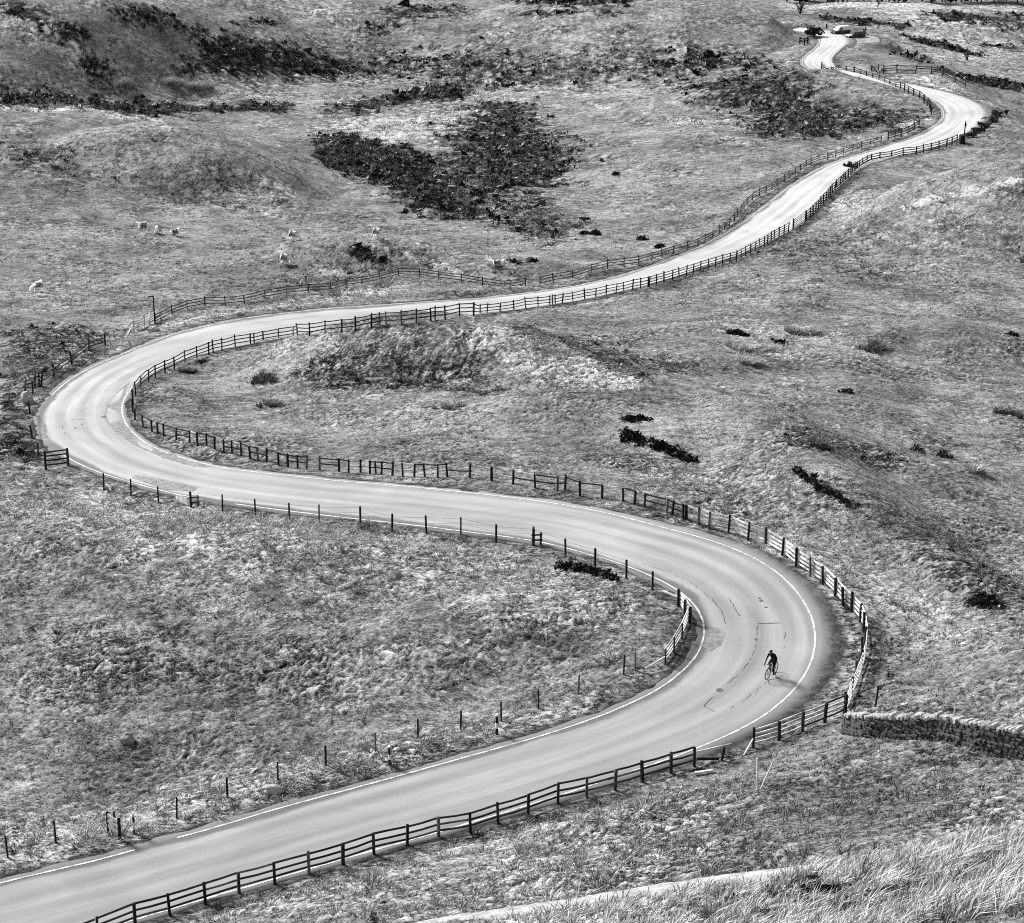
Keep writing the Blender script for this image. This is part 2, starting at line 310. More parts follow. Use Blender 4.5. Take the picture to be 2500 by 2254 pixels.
veg(D,1.,[(2288,166),(2327,176),(2365,182),(2421,191),(2500,209),(2500,224),(2440,211),(2384,206),(2330,192)],.3)
veg(D,.95,[(2190,85),(2260,98),(2330,112),(2400,132),(2400,142),(2330,124),(2260,108)],.3); veg(D,.95,[(2150,62),(2180,50),(2240,62),(2200,74)],.4)
veg(D,.95,[(2246,29),(2330,33),(2460,48),(2440,60),(2300,50)],.4); veg(D,.8,[(2447,40),(2500,36),(2500,88),(2450,72)],.6); veg(D,.9,[(2200,120),(2260,140),(2250,160),(2210,145)],.4)
veg(D,.8,[(2330,100),(2450,112),(2500,120),(2500,128),(2400,118)],.3); veg(D,.9,[(2000,42),(2200,55),(2200,64),(2100,60),(2000,50)],.3)
veg(D,.46,[(690,895),(800,850),(960,835),(1090,880),(1210,935),(1280,965),(1000,965),(720,945)],.5); veg(D,.3,[(0,1480),(500,1500),(900,1560),(800,1700),(300,1720),(0,1700)],2)  # first: dark growth on the hillock in the bend, also painting its shaded face
veg(D,.5,[(0,800),(150,790),(320,830),(250,900),(100,930),(0,1000)]); veg(D,.75,[(0,960),(60,940),(95,1060),(110,1150),(0,1150)])
veg(D,.3,[(340,480),(420,440),(520,425),(640,445),(720,490),(740,510),(560,512),(380,503)],.4); veg(D,.45,[(0,320),(120,360),(330,420),(360,450),(160,450),(0,420)])  # first: shaded face of the sheep-field hillock, painted as dark growth
veg(D,.37,[(1980,1150),(2090,1180),(2300,1290),(2500,1370),(2500,1560),(2380,1480),(2180,1310),(1990,1210)],.7); veg(D,.4,[(1850,1040),(2050,1060),(2250,1130),(2200,1170),(2000,1120)])
veg(D,.45,[(1200,830),(1400,800),(1700,900),(1600,940),(1400,870)]); veg(D,.28,[(1500,1960),(2100,1830),(2500,1880),(2500,2040),(1900,2120),(1400,2160)],2)
veg(D,.5,[(2080,1480),(2115,1540),(2130,1640),(2085,1760),(2150,1780),(2190,1700),(2170,1560)]); veg(D,.3,[(1750,540),(2000,560),(2300,640),(2200,720),(1850,650)],2)  # first: shadow behind the bend fence, painted as dark growth
veg(D,.9,[(850,612),(900,610),(930,628),(925,648),(905,632),(860,625)],.15); veg(D,.35,[(600,690),(860,640),(930,660),(930,690),(700,720)])
veg(D,.3,[(1900,1850),(2500,1930),(2500,2020),(2000,1990)],2)
veg(L_,1.,[(820,300),(1000,278),(1130,268),(1150,292),(1085,320),(1000,348),(930,352),(830,330)])
veg(L_,.95,[(0,34),(60,50),(140,84),(195,128),(215,165),(160,158),(100,108),(0,66)],.5); veg(L_,.95,[(0,258),(230,262),(300,281),(400,297),(400,306),(290,293),(220,273),(0,268)],.2)
veg(L_,.6,[(200,195),(500,192),(760,205),(740,235),(500,238),(250,230)]); veg(L_,.95,[(360,200),(500,196),(500,212),(360,214)],.4)
veg(L_,1.,[(1080,786),(1250,812),(1420,872),(1590,948),(1500,962),(1350,940),(1230,905),(1130,840)],.4); veg(L_,.45,[(620,850),(800,800),(1100,785),(1180,860),(800,860)])  # first: pale grass on the hillock's right flank, also painting it as lit
veg(L_,.62,[(0,1150),(250,1190),(450,1250),(900,1300),(1300,1375),(1620,1500),(1500,1570),(1200,1540),(900,1470),(600,1450),(300,1350),(0,1260)],2)
veg(L_,.95,[(1800,1290),(1950,1310),(2100,1400),(2300,1490),(2450,1600),(2300,1570),(2110,1450),(1960,1370)],1.2); veg(L_,.4,[(1480,1060),(1900,1180),(2100,1330),(1900,1330),(1600,1210)],2)
veg(L_,1.,[(2200,500),(2300,470),(2400,452),(2500,443),(2500,456),(2400,466),(2300,486),(2210,514)],.12); veg(L_,.5,[(2250,540),(2400,480),(2500,470),(2500,660),(2350,620)],2); veg(L_,.6,[(600,0),(900,0),(880,50),(700,40)]); veg(L_,.35,[(1150,50),(1500,25),(1900,80),(1900,120),(1300,115)],2)  # first: bright rim of the right hill, light painted as pale growth
veg(L_,.7,[(2100,30),(2300,25),(2500,60),(2500,200),(2350,170),(2200,75)],2); veg(L_,.8,[(1900,5),(2200,6),(2500,10),(2500,30),(2200,28),(1900,20)],.5)
veg(L_,.9,[(930,586),(980,612),(1060,640),(1135,668),(1120,676),(1040,650),(960,622),(915,592)],.12); veg(L_,.85,[(1150,608),(1200,632),(1272,668),(1262,674),(1190,640)],.12); veg(L_,.9,[(1440,248),(1478,262),(1510,252),(1512,258),(1480,270),(1436,256)],.15)
veg(L_,.8,[(480,405),(600,415),(700,450),(760,490),(745,494),(690,462),(590,425),(480,412)],.2); veg(L_,.7,[(1850,300),(1600,290),(1700,310),(1830,350),(1800,352),(1690,322)],.3)  # first: bright rim of the sheep-field hillock, light painted as pale growth
veg(L_,.55,[(0,1990),(600,1900),(1250,1740),(1250,1790),(700,1960),(100,2110),(0,2130)]); veg(L_,.35,[(500,2254),(900,2110),(1500,1950),(1700,1930),(1500,2140),(1150,2254)],2)
veg(L_,.7,[(400,790),(620,745),(980,690),(980,715),(600,765),(420,800)],.5); veg(L_,.75,[(1600,640),(1700,605),(1830,510),(2020,395),(2015,405),(1860,500),(1720,605)],.3); veg(L_,.75,[(80,1000),(200,900),(330,830),(330,840),(200,915),(100,1000)],.3)
veg(L_,.7,[(2160,186),(2250,180),(2340,205),(2400,245),(2330,232),(2250,206)],.4); veg(L_,.9,[(1000,2254),(1500,2165),(2000,2108),(2500,2060),(2500,2110),(2000,2160),(1600,2220),(1500,2254)],1.); veg(D,.6,[(1650,2254),(1800,2200),(2500,2120),(2500,2254)],1.); veg(L_,.8,[(2200,315),(2300,275),(2296,290),(2240,322)],.3)
veg(L_,.55,[(1780,800),(2010,790),(2030,830),(1950,880),(1800,880)],1.); veg(L_,.6,[(1950,505),(2110,480),(2100,520),(1990,530)])
veg(L_,.45,[(1200,2254),(1150,2080),(1600,1990),(1900,1960),(1700,2100)],2); veg(L_,.5,[(700,260),(1300,190),(1700,215),(1600,235),(1300,235),(1000,300)],1.5); veg(L_,.5,[(700,180),(1200,165),(1200,185),(800,205)])
def inpoly(x, y, P):
    r = np.zeros(len(x), bool); j = len(P)-1
    for i in range(len(P)):
        (xi, yi), (xj, yj) = P[i], P[j]
        k = ((yi > y) != (yj > y)) & (x < (xj-xi)*(y-yi)/(yj-yi+1e-12)+xi); r ^= k; j = i
    return r
def vegmap(x, y):
    out = np.zeros((len(x), 3)); s1 = fbm(x/3.2, y/3.2, 4, .6); s2 = fbm(x/3.2+50, y/3.2-30, 4, .6); t1 = fbm(x/.9, y/.9, 3)
    for kind, s, P, wob in VEG:
        lo = P.min(0)-6*wob; hi = P.max(0)+6*wob
        k = np.where((x > lo[0]) & (x < hi[0]) & (y > lo[1]) & (y < hi[1]))[0]
        if not len(k): continue
        acc = np.zeros(len(k))
        for a, b_ in ((1, .35), (.45, -1.), (-.9, .6), (-.2, -.3), (.1, .1)):
            acc += inpoly(x[k]+wob*(s1[k]*1.1+a*.7), y[k]+wob*(s2[k]*1.4+b_*1.2), P)
        out[k, kind] = np.maximum(out[k, kind], s*acc/5)
    d = bil(Gd, x, y); sg = bil(Gs, x, y)
    hw = 3.15
    out[:, 2] = np.maximum(out[:, 2], .95*(1-sstep(hw+.35, hw+1.0, d+t1*.25)))
    strip = (1-sstep(hw+1.2, hw+2.6, d+t1*.5))*.3; out[:, 0] = np.maximum(out[:, 0], strip)
    return out
# ------------------------------------------------------------------ the ground sheet
un = np.r_[-np.geomspace(4., .34, 40), np.linspace(-.33, -.262, 60), np.linspace(-.26, .26, 900), np.linspace(.262, .33, 60), np.geomspace(.34, 4., 40)]
rows = np.r_[np.linspace(-60, 38, 30), 40.]
yv = [40.]
while yv[-1] < 720:
    y = yv[-1]; h = 50+min(y, 400)*.09; yv.append(y+min(.95, max(.11, y*y/(h*2253)*.62)*1.05))
yv = np.r_[rows[:-1], yv, np.geomspace(724, 9000, 60)]
X, Y = np.meshgrid(un, yv); X = X*(np.abs(Y)*.93+14); nx, ny = len(un), len(yv)
x, y = X.ravel(), Y.ravel()
VM = vegmap(x, y); dR = bil(Gd, x, y)
rough = .35+.9*VM[:, 0]+.55*VM[:, 1]
near = np.where(y < 720, 1., 0)
zt = ground(x, y)+CZ
wx = x+.5*fbm(x/1.7, y/1.7, 2); wy = y+.5*fbm(x/1.7+9, y/1.7, 2)
b1 = np.abs(fbm(wx/.95, wy/.95, 1))**.75; b2 = np.abs(fbm(wx/.45+31, wy/.45, 1))**.75; b3 = np.abs(fbm(wx/.24, wy/.24+11, 1)); b4 = np.abs(fbm(wx/1.9, wy/1.9+3, 3))**.8
cov = np.clip(.55+.6*fbm(x/9, y/9, 3)+.5*VM[:, 0]+.25*VM[:, 1], .12, 1.3)           # how tussocky
fy = sstep(180, 420, y)
micro = cov*near*(.10*b1+.12*b2*(1-.5*fy)+.07*b3*(1-fy)+.08*b4*(.7+.3*fy)+.06*fbm(x/.5, y/.5, 2))*1.25+.10*fbm(x/5, y/5, 2)*near
relief = .5*np.clip(cov, .25, 1.)*((b1-.42)*.55*(1-.3*fy)+(b2-.42)*.95*(1-.6*fy)+(b3-.33)*.5*(1-fy)+(b4-.42)*(.3+.7*fy))
micro += .5*fbm(x/14, y/14, 2)*near
sink = .22+.2*sstep(150, 350, y)
zt += micro*sstep(3.7, 6.5, dR)-sink*(1-sstep(2.9, 3.5, dR+.2*fbm(x/1.1, y/1.1, 2)))
relief = relief*sstep(3.3, 4.6, dR)
LIP = np.array([(900,2268),(987,2254),(1112,2232),(1246,2212),(1379,2194),(1513,2172),(1700,2143),(1778,2132),(1957,2111),(2135,2091),(2313,2067),(2447,2053),(2560,2040)], float)
LW = at(LIP[:, 0], LIP[:, 1]); tq = np.arange(LW[0, 0], LW[-1, 0], .2); LWy = np.interp(tq, LW[:, 0], LW[:, 1])
ly_ = np.interp(x, tq, LWy); dl = (y-ly_); inx = (x > tq[0]) & (x < tq[-1]) & (y < 110) & (y > 40)     # trodden path with a small step down at its far lip
micro2 = np.where(inx, sstep(.6, 1.8, np.abs(dl+.7)), 1.)
zt = np.where(inx, zt-micro*(1-micro2)-.5*sstep(0., .35, dl)*(1-sstep(1., 5., dl)), zt)
sel_ = inx & (dl > -.1+.1*fbm(x, y, 2)) & (dl < .6+.3*fbm(x/1.5, y/1.5, 2)); VM[sel_, 0] = 1.; VM[sel_, 1] = 0
idx = np.arange(nx*ny).reshape(ny, nx)
Fq = np.stack([idx[:-1, :-1], idx[:-1, 1:], idx[1:, 1:], idx[1:, :-1]], -1).reshape(-1, 4)
link(fastmesh('ground', np.c_[x, y, zt], Fq, gm, np.c_[VM, relief+.5]), kind='structure')
NX, NY, ZG, VMG = un, yv, zt.reshape(ny, nx), VM.reshape(ny, nx, 3)
def gsurf(px_, py_):                                     # height of the finished ground sheet
    px_ = np.atleast_1d(px_); py_ = np.atleast_1d(py_); j = np.clip(np.searchsorted(NY, py_)-1, 0, ny-2); b_ = (py_-NY[j])/(NY[j+1]-NY[j])
    u0 = px_/(np.abs(py_)*.93+14); i = np.clip(np.searchsorted(NX, u0)-1, 0, nx-2); a = (u0-NX[i])/(NX[i+1]-NX[i])
    return ZG[j, i]*(1-a)*(1-b_)+ZG[j, i+1]*a*(1-b_)+ZG[j+1, i]*(1-a)*b_+ZG[j+1, i+1]*a*b_
def gs(x_, y_): return float(gsurf(x_, y_)[0])
# ------------------------------------------------------------------ road and its markings
nS = len(Mx); nxr = Rx-Lx; nyr = Ry-Ly; nl = np.hypot(nxr, nyr); nxr /= nl; nyr /= nl
def strip(name, offs, m, dz, i0=0, i1=None, frm='M', **kw):     # a ribbon along the road; offs: list of offsets, metres right of an edge or of the middle
    i1 = i1 or nS; V = []; uvs = []; I = range(i0, i1)
    bx, by = dict(M=(Mx, My), L=(Lx, Ly), R=(Rx, Ry))[frm]
    zz = [0]*len(offs)
    if name == 'road': zz[0] = zz[-1] = -.6
    offs = [np.full(nS, o) if np.isscalar(o) else o for o in offs]
    for i in I:
        for o, z0 in zip(offs, zz):
            V.append((bx[i]+nxr[i]*o[i], by[i]+nyr[i]*o[i], zS[i]+CZ+dz+z0)); uvs.append((i*.7, .5+((bx[i]-Mx[i])*nxr[i]+(by[i]-My[i])*nyr[i]+o[i])/W[i]))
    k = len(offs); Fs = [(a*k+c_, a*k+c_+1, (a+1)*k+c_+1, (a+1)*k+c_) for a in range(len(I)-1) for c_ in range(k-1)]
    o = meshobj(name, V, Fs, m, smooth=True, **kw)
    u = o.data.uv_layers.new(name='UVMap')
    for lp in o.data.loops: u.data[lp.index].uv = uvs[lp.vertex_index]
    return o
wob = .26*fbm(np.arange(nS)*.21, np.zeros(nS), 3); wob2 = .26*fbm(np.arange(nS)*.21, np.ones(nS)*7, 3)
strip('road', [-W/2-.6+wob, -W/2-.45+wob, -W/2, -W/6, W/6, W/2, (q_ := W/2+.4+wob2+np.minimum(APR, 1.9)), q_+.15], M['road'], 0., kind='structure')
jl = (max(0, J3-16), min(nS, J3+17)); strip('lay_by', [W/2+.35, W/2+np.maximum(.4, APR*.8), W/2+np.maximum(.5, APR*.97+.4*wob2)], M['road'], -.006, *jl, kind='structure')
def line(frm, i0, i1):
    strip('road_marking', [-.055+.012*np.sin(np.arange(nS)*1.7), .055+.014*np.sin(np.arange(nS)*2.3)], M['line'], .012, i0, i1, frm, kind='structure')
line('L', 0, stl(379, 2060)); line('L', stl(421, 2048), stl(550, 1229)); line('L', stl(455, 1214), stl(140, 1107)); line('L', stl(128, 967), nS-8); line('R', 0, nS-16)
# ------------------------------------------------------------------ grass and heather: many small blades in world space
def blades(cx, cy, cz, n, h, spread, lean, w, t0, t1, wind=(0, 0), seg=1, rng=RNG):
    """tufts at cx,cy,cz; arrays h, t0 (root tone), t1 (tip tone) per tuft -> vertices, triangles, tones"""
    N_ = len(cx); k = n; rp = lambda a: np.repeat(a, k)
    X_, Y_, Z_, H, T0, T1, S = rp(cx), rp(cy), rp(cz), rp(h), rp(t0), rp(t1), rp(spread)
    m = N_*k; az = rng.uniform(0, 2*np.pi, m); r = np.sqrt(rng.uniform(0, 1, m)); ln = lean*(.3+.9*r)*rng.uniform(.5, 1.3, m)
    bx = X_+np.cos(az)*r*S*.55; by = Y_+np.sin(az)*r*S*.55; H = H*rng.uniform(.55, 1.15, m)
    dx = np.cos(az)*ln+wind[0]; dy = np.sin(az)*ln+wind[1]
    sw = rng.uniform(0, 2*np.pi, m); wx = np.cos(sw)*w; wy = np.sin(sw)*w
    br = rng.uniform(.65, 1.3, m)
    B0 = np.stack([bx-wx, by-wy, Z_-.04], 1); B1 = np.stack([bx+wx, by+wy, Z_-.04], 1)
    if seg == 1:
        T = np.stack([bx+dx*H, by+dy*H, Z_+H], 1); V = np.stack([B0, B1, T], 1).reshape(-1, 3)
        tone = np.stack([T0*br, T0*br, T1*br], 1).ravel(); return V, np.arange(m*3).reshape(-1, 3), tone
    m0 = np.stack([bx+dx*H*.4-wx*.8, by+dy*H*.4-wy*.8, Z_+H*.62], 1); m1 = m0+np.stack([wx*1.6, wy*1.6, 0*wx], 1)
    T = np.stack([bx+dx*H*1.25, by+dy*H*1.25, Z_+H*.9], 1); V = np.stack([B0, B1, m0, m1, T], 1).reshape(-1, 3)
    tm = (T0+T1)/2*br; tone = np.stack([T0*br, T0*br, tm, tm, T1*br], 1).ravel(); i = np.arange(m)[:, None]*5
    return V, np.concatenate([i+[0, 1, 3], i+[0, 3, 2], i+[2, 3, 4]], 0), tone
def grassobj(name, parts, **kw):
    V = []; Fc = []; T = []; o = 0
    for v, f, t in parts: V.append(v); Fc.append(f+o); T.append(t); o += len(v)
    T = np.concatenate(T); c = np.stack([T, T, T, np.ones_like(T)], 1)
    return link(fastmesh(name, np.concatenate(V), np.concatenate(Fc), M['grass'], c, 'tone', False, 3), **kw)
def scatter(n, y0, y1, ext=.30):
    ry = np.interp(RNG.uniform(0, 1, n), np.linspace(0, 1, len(yv)), yv)
    j0, j1 = np.searchsorted(yv, [y0, y1]); ry = np.interp(RNG.uniform(j0, j1, n), np.arange(len(yv)), yv)
    rx = RNG.uniform(-ext, ext, n)*(ry*.93+14); return rx, ry
def vlook(px_, py_):
    j = np.clip(np.rint(np.interp(py_, NY, np.arange(ny))).astype(int), 0, ny-1); i = np.clip(np.rint(np.interp(px_/(np.abs(py_)*.93+14), NX, np.arange(nx))).astype(int), 0, nx-1)
    return VMG[j, i]
def onpath(px_, py_):
    l = py_-np.interp(px_, tq, LWy); return (px_ > tq[0]) & (px_ < tq[-1]) & (l > -2.5) & (l < .7)
def tufts(n, y0, y1, k, h0, h1, w, seg=1, wild=False):
    px_, py_ = scatter(n, y0, y1); vm = vlook(px_, py_); d = bil(Gd, px_, py_)
    cl = fbm(px_/4, py_/4, 3)+.6*fbm(px_/1.1, py_/1.1, 2)
    keep = (d > 3.9+.5*cl) & ~onpath(px_, py_) & (RNG.uniform(0, 1, n) < np.clip(.45+.45*cl+.6*vm[:, 1]+.3*vm[:, 0], .06, 1))
    if wild: keep &= (vm[:, 0]+.8*vm[:, 1] > .22+RNG.uniform(0, .3, n))
    px_, py_, vm, cl = px_[keep], py_[keep], vm[keep], cl[keep]; q = len(px_)
    g = np.clip(vm[:, 1]+RNG.normal(0, .25, q), 0, 1); dk = np.clip(vm[:, 0]*1.15+RNG.normal(0, .22, q), 0, 1)
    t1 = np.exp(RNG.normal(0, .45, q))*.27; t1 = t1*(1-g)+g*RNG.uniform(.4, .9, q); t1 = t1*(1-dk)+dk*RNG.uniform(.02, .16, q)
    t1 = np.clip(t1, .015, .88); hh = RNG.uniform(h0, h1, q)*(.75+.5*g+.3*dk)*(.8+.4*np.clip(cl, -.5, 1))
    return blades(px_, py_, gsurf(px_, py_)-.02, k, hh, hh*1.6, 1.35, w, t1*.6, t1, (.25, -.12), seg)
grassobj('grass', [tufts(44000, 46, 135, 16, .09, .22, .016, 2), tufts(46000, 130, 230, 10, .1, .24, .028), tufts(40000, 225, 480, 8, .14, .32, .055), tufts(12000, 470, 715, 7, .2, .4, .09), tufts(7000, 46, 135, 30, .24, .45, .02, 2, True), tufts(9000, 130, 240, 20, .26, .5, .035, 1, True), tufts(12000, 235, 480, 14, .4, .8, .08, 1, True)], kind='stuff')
# long wind-blown grass on the near slope
n = 15000; px_ = RNG.uniform(2, 22, n); py_ = RNG.uniform(50, 84, n); lip = py_-np.interp(px_, tq, LWy); cl = fbm(px_/1.6, py_/1.6, 3)
k = (lip < -2.3-1.2*cl-1.5*(1-sstep(6, 14, px_))) & (RNG.uniform(0, 1, n) < np.clip(.55+.6*cl+(px_-9)*.05, .05, 1)); px_, py_, cl = px_[k], py_[k], cl[k]; q = len(px_)
lump = fbm(px_/.8, py_/.8, 2)
t1 = np.clip(np.exp(RNG.normal(-.6, .75, q)+.9*lump+.5*cl), .03, .92); hh = np.clip(RNG.uniform(.25, .62, q)*(1+.7*cl+.3*lump), .12, .95)*(.6+.4*sstep(5, 13, px_))
grassobj('long_grass', [blades(px_, py_, gsurf(px_, py_), 10, hh*1.12, .15+0*hh, .65, .0165, t1*.28, t1, (.5, .1), 2)], kind='stuff')
# heather and rushes in the dark patches
def leafball(cx, cy, cz, k, r, h, sz, t):
    m = len(cx)*k; rp = lambda a: np.repeat(a, k); az = RNG.uniform(0, 2*np.pi, m); rr = np.sqrt(RNG.uniform(0, 1, m)); R_, H_ = rp(r), rp(h)
    c0 = np.stack([rp(cx)+np.cos(az)*rr*R_, rp(cy)+np.sin(az)*rr*R_, rp(cz)+H_*np.sqrt(np.clip(1-rr**2, 0, 1))*RNG.uniform(.35, 1.1, m)], 1)
    S = (rp(sz)*np.exp(RNG.normal(-.1, .55, m)))[:, None]; a = RNG.normal(size=(m, 3)); a /= np.linalg.norm(a, axis=1)[:, None]; b_ = RNG.normal(size=(m, 3)); b_ -= a*(a*b_).sum(1)[:, None]; b_ /= np.linalg.norm(b_, axis=1)[:, None]
    V = np.stack([c0+a*S, c0-a*S*.6+b_*S*.7, c0-a*S*.6-b_*S*.7], 1).reshape(-1, 3)
    return V, np.arange(m*3).reshape(-1, 3), np.repeat(rp(t)*RNG.uniform(.5, 1.7, m), 3)
def heath(n, y0, y1, k, r0, r1, sz):
    px_, py_ = scatter(n, y0, y1); vm = vlook(px_, py_); keep = (RNG.uniform(0, 1, n) < (vm[:, 0]-.38)*1.5+.25*fbm(px_/5, py_/5, 3)*(vm[:, 0] > .3)) & (bil(Gd, px_, py_) > 4.6) & ~onpath(px_, py_)
    px_, py_, vm = px_[keep], py_[keep], vm[keep]; q = len(px_); r = RNG.uniform(r0, r1, q); t = np.exp(RNG.normal(-3.6, .65, q)); t = np.where(RNG.uniform(0, 1, q) < .26, RNG.uniform(.08, .4, q), t)
    return leafball(px_, py_, gsurf(px_, py_)-.03, k, r, r*RNG.uniform(.55, 1.2, q), sz*RNG.uniform(.7, 1.3, q), t)
grassobj('heather', [heath(40000, 46, 235, 20, .18, .42, .07), heath(80000, 230, 480, 14, .3, .7, .16), heath(45000, 430, 715, 12, .4, .9, .25)], kind='stuff')
# trodden path
V = []; Fs = []; tp = np.arange(tq[0]+.2, tq[-1]-.2, .25); of = np.linspace(0, 1, 6); wdt = .95+.35*fbm(tp/2.2, tp*0, 3); e0 = .12+.12*fbm(tp/.9, tp*0+5, 2)
for i, t_ in enumerate(tp):
    for o in of:
        yy = float(np.interp(t_, tq, LWy))-e0[i]-o*wdt[i]*2.4; V.append((t_, yy, gs(t_, yy)+.035-.06*(o in (0, 1))))
k = len(of); Fs = [(a*k+c_, (a+1)*k+c_, (a+1)*k+c_+1, a*k+c_+1) for a in range(len(tp)-1) for c_ in range(k-1)]
meshobj('path', V, Fs, M['path'], smooth=True, kind='structure')
# ------------------------------------------------------------------ fences
def box(V, Fc, A, B, w, h, up=(0, 0, 1), taper=1.):
    """a squared timber from A to B, w wide, h deep"""
    A, B = Vector(A), Vector(B); d = (B-A).normalized(); s = d.cross(Vector(up))
    if s.length < 1e-4: s = Vector((1, 0, 0))
    s.normalize(); u = s.cross(d); o = len(V)
    for P_, t in ((A, 1), (B, taper)):
        for a, b_ in ((-1, -1), (1, -1), (1, 1), (-1, 1)): V.append(P_+s*(a*w/2*t)+u*(b_*h/2*t))
    Fc += [(o, o+1, o+2, o+3), (o+7, o+6, o+5, o+4)]+[(o+i, o+4+i, o+4+(i+1) % 4, o+(i+1) % 4) for i in range(4)]
def timber(name, A, B, w, h, m, parent, up=(0, 0, 1), taper=1., org=None, bend=0.):
    V, Fc = [], []; A, B = Vector(A), Vector(B)
    if bend: mid = (A+B)/2+Vector((0, 0, bend)); box(V, Fc, A, mid, w, h, up); box(V, Fc, mid, B, w, h, up)
    else: box(V, Fc, A, B, w, h, up, taper)
    if org is not None: V = [v-org for v in V]
    return meshobj(name, V, Fc, m, parent)
def post(org, parent, p, h, m, w=.1, lean=.03, name='post'):
    if m is M['post']: m = random.choice((M['post'],)*5+(M['wood'], M['wood'], M['grey']))
    V, Fc = [], []; t = Vector((random.gauss(0, lean), random.gauss(0, lean), 1)).normalized(); a = random.uniform(0, .5)
    u = Vector((math.cos(a), math.sin(a), 0)); P0 = Vector(p)-Vector((0, 0, .3)); top = Vector(p)+t*h
    box(V, Fc, P0, top, w, w, u); box(V, Fc, top, top+t*.035, w*.96, w*.96, u, .45)
    return meshobj(name, [v-org for v in V], Fc, m, parent)
def base(px): 
    P_ = at(np.array([p[0] for p in px], float), np.array([p[1] for p in px], float))
    return [Vector((q[0], q[1], gs(q[0], q[1]))) for q in P_]
def walk(pts, step, jit=.12):                            # places every `step` metres along a line on the ground
    P_ = base(pts); d = [0]
    for a, b_ in zip(P_, P_[1:]): d.append(d[-1]+(b_-a).to_2d().length)
    out = []; s = 0
    while s < d[-1]:
        x_ = np.interp(s, d, [p.x for p in P_]); y_ = np.interp(s, d, [p.y for p in P_]); out.append(Vector((x_, y_, gs(x_, y_)))); s += step*random.uniform(1-jit, 1+jit)
    return out
def fence(P_, label, hs=1.12, rails=(1., .66, .34), pm='post', rmts=('wood', 'wood', 'wood', 'wood', 'post', 'grey'), rw=.035, rh=.09, pw=.1, gaps=(), cat='fence', kind='post_and_rail_fence', group=None, lean=.03, side=1, drop=.0, rname='rail'):
    o = empty(kind, P_[0], label=label, cat=cat, group=group); org = P_[0]; hh = []
    for i, p in enumerate(P_):
        h = hs*random.uniform(.95, 1.06); hh.append(h); post(org, o, p, h, M[pm], pw*random.uniform(.9, 1.15), lean)
    for i in range(len(P_)-1):
        if i in gaps: continue
        a, b_ = P_[i], P_[i+1]; d = (b_-a).to_2d(); L = d.length
        if L < .05: continue
        off = Vector((-d.y, d.x, 0))/L*side*(pw/2+rw/2+.004)
        for k, r in enumerate(rails):
            if random.random() < drop: continue
            z0, z1 = r*random.uniform(.97, 1.03), r*random.uniform(.97, 1.03); e = (b_-a)*.012
            timber(rname, a+off+Vector((0, 0, z0))+e, b_+off+Vector((0, 0, z1))-e, rw, rh if rname == 'rail' else rw, M[random.choice(rmts) if isinstance(rmts, tuple) else rmts], o, org=org, bend=random.uniform(-.035, .01) if rname == 'rail' else 0)
    return o
F1 = [(238,2294),(330,2258),(415,2235),(502,2207),(584,2181),(671,2158),(755,2134),(837,2111),(913,2085),(994,2062),(1071,2043),(1149,2033),(1217,2011),(1289,1989),(1362,1962),(1432,1947),(1501,1929),(1569,1909),(1638,1888),(1695,1872)]
P_ = base(F1); P_ = [P_[0]+(P_[0]-P_[1])*k for k in (2, 1)]+P_
for p in P_: p.z = gs(p.x, p.y)
fence(P_, 'long dark three-rail timber fence along the near edge of the lowest road', 1.14, (1.02, .67, .33), rw=.04, rh=.1, pw=.125)
V, Fc = [], []; bf = base([(1697,1868),(1760,1857)])
o = empty('broken_fence_end', bf[0], label='broken fence end with one drooping rail and a leaning post', cat='fence'); org = bf[0]
timber('rail', bf[0]+Vector((0, 0, .72)), bf[1]+Vector((.5, .3, .75)), .04, .1, M['pale'], o, org=org); timber('rail', bf[0]+Vector((.1, .05, .32)), bf[1]+Vector((-.1, 0, .1)), .05, .13, M['post'], o, org=org)
timber('post', bf[1]-Vector((0, 0, .25)), bf[1]+Vector((.16, 0, .72)), .11, .11, M['post'], o, (1, 0, 0), org=org)
F2 = base([(1838,1828),(1902,1813),(1958,1797),(2012,1780),(2061,1764)])
o = fence(F2, 'short four-rail timber fence running up to the end of the stone wall', 1.1, (1., .74, .48, .22), rmts=('pale', 'wood', 'pale'), pw=.12)
brc = base([(1816,1846)])[0]; timber('brace', brc, F2[0]+Vector((0, 0, .55)), .07, .09, M['pale'], o, org=F2[0])
F3 = base([(2061,1762),(2075,1720),(2090,1677),(2101,1640),(2108,1610),(2111,1579),(2108,1545),(2098,1517),(2078,1494),(2059,1480),(2039,1456),(2009,1427),(1978,1407),(1943,1384),(1909,1357),(1869,1333),(1825,1320),(1778,1300),(1730,1291),(1704,1282)])
fence(F3, 'pale-railed four-bar fence curving round the outside of the right-hand bend', 1.18, (1.05, .78, .52, .26), rmts='pale', rw=.04, rh=.11, pw=.12, side=-1, lean=.04)
F4a = base([(1704,1280),(1676,1271),(1668,1270),(1639,1262),(1627,1257),(1573,1244),(1549,1237),(1522,1230),(1469,1221),(1416,1213),(1379,1201),(1361,1201),(1307,1195),(1252,1186),(1200,1179),(1146,1172),(1093,1167),(1069,1167),(1038,1164),(1011,1163),(984,1160),(957,1157),(931,1153),(918,1151),(903,1151),(880,1147),(851,1150),(828,1146),(780,1141),(748,1139),(727,1138),(703,1137),(680,1134),(651,1127),(631,1126),(611,1124),(589,1117),(567,1114),(547,1110),(524,1105),(505,1099),(483,1095),(464,1088),(430,1079),(400,1068),(386,1063),(372,1057),(350,1045),(329,1025)])
fence(F4a, 'patched two-rail fence with many mismatched posts along the upper verge of the middle road', .98, (.88, .45), rmts=('pale', 'wood', 'wood'), pw=.13, side=-1, lean=.05, drop=.15)
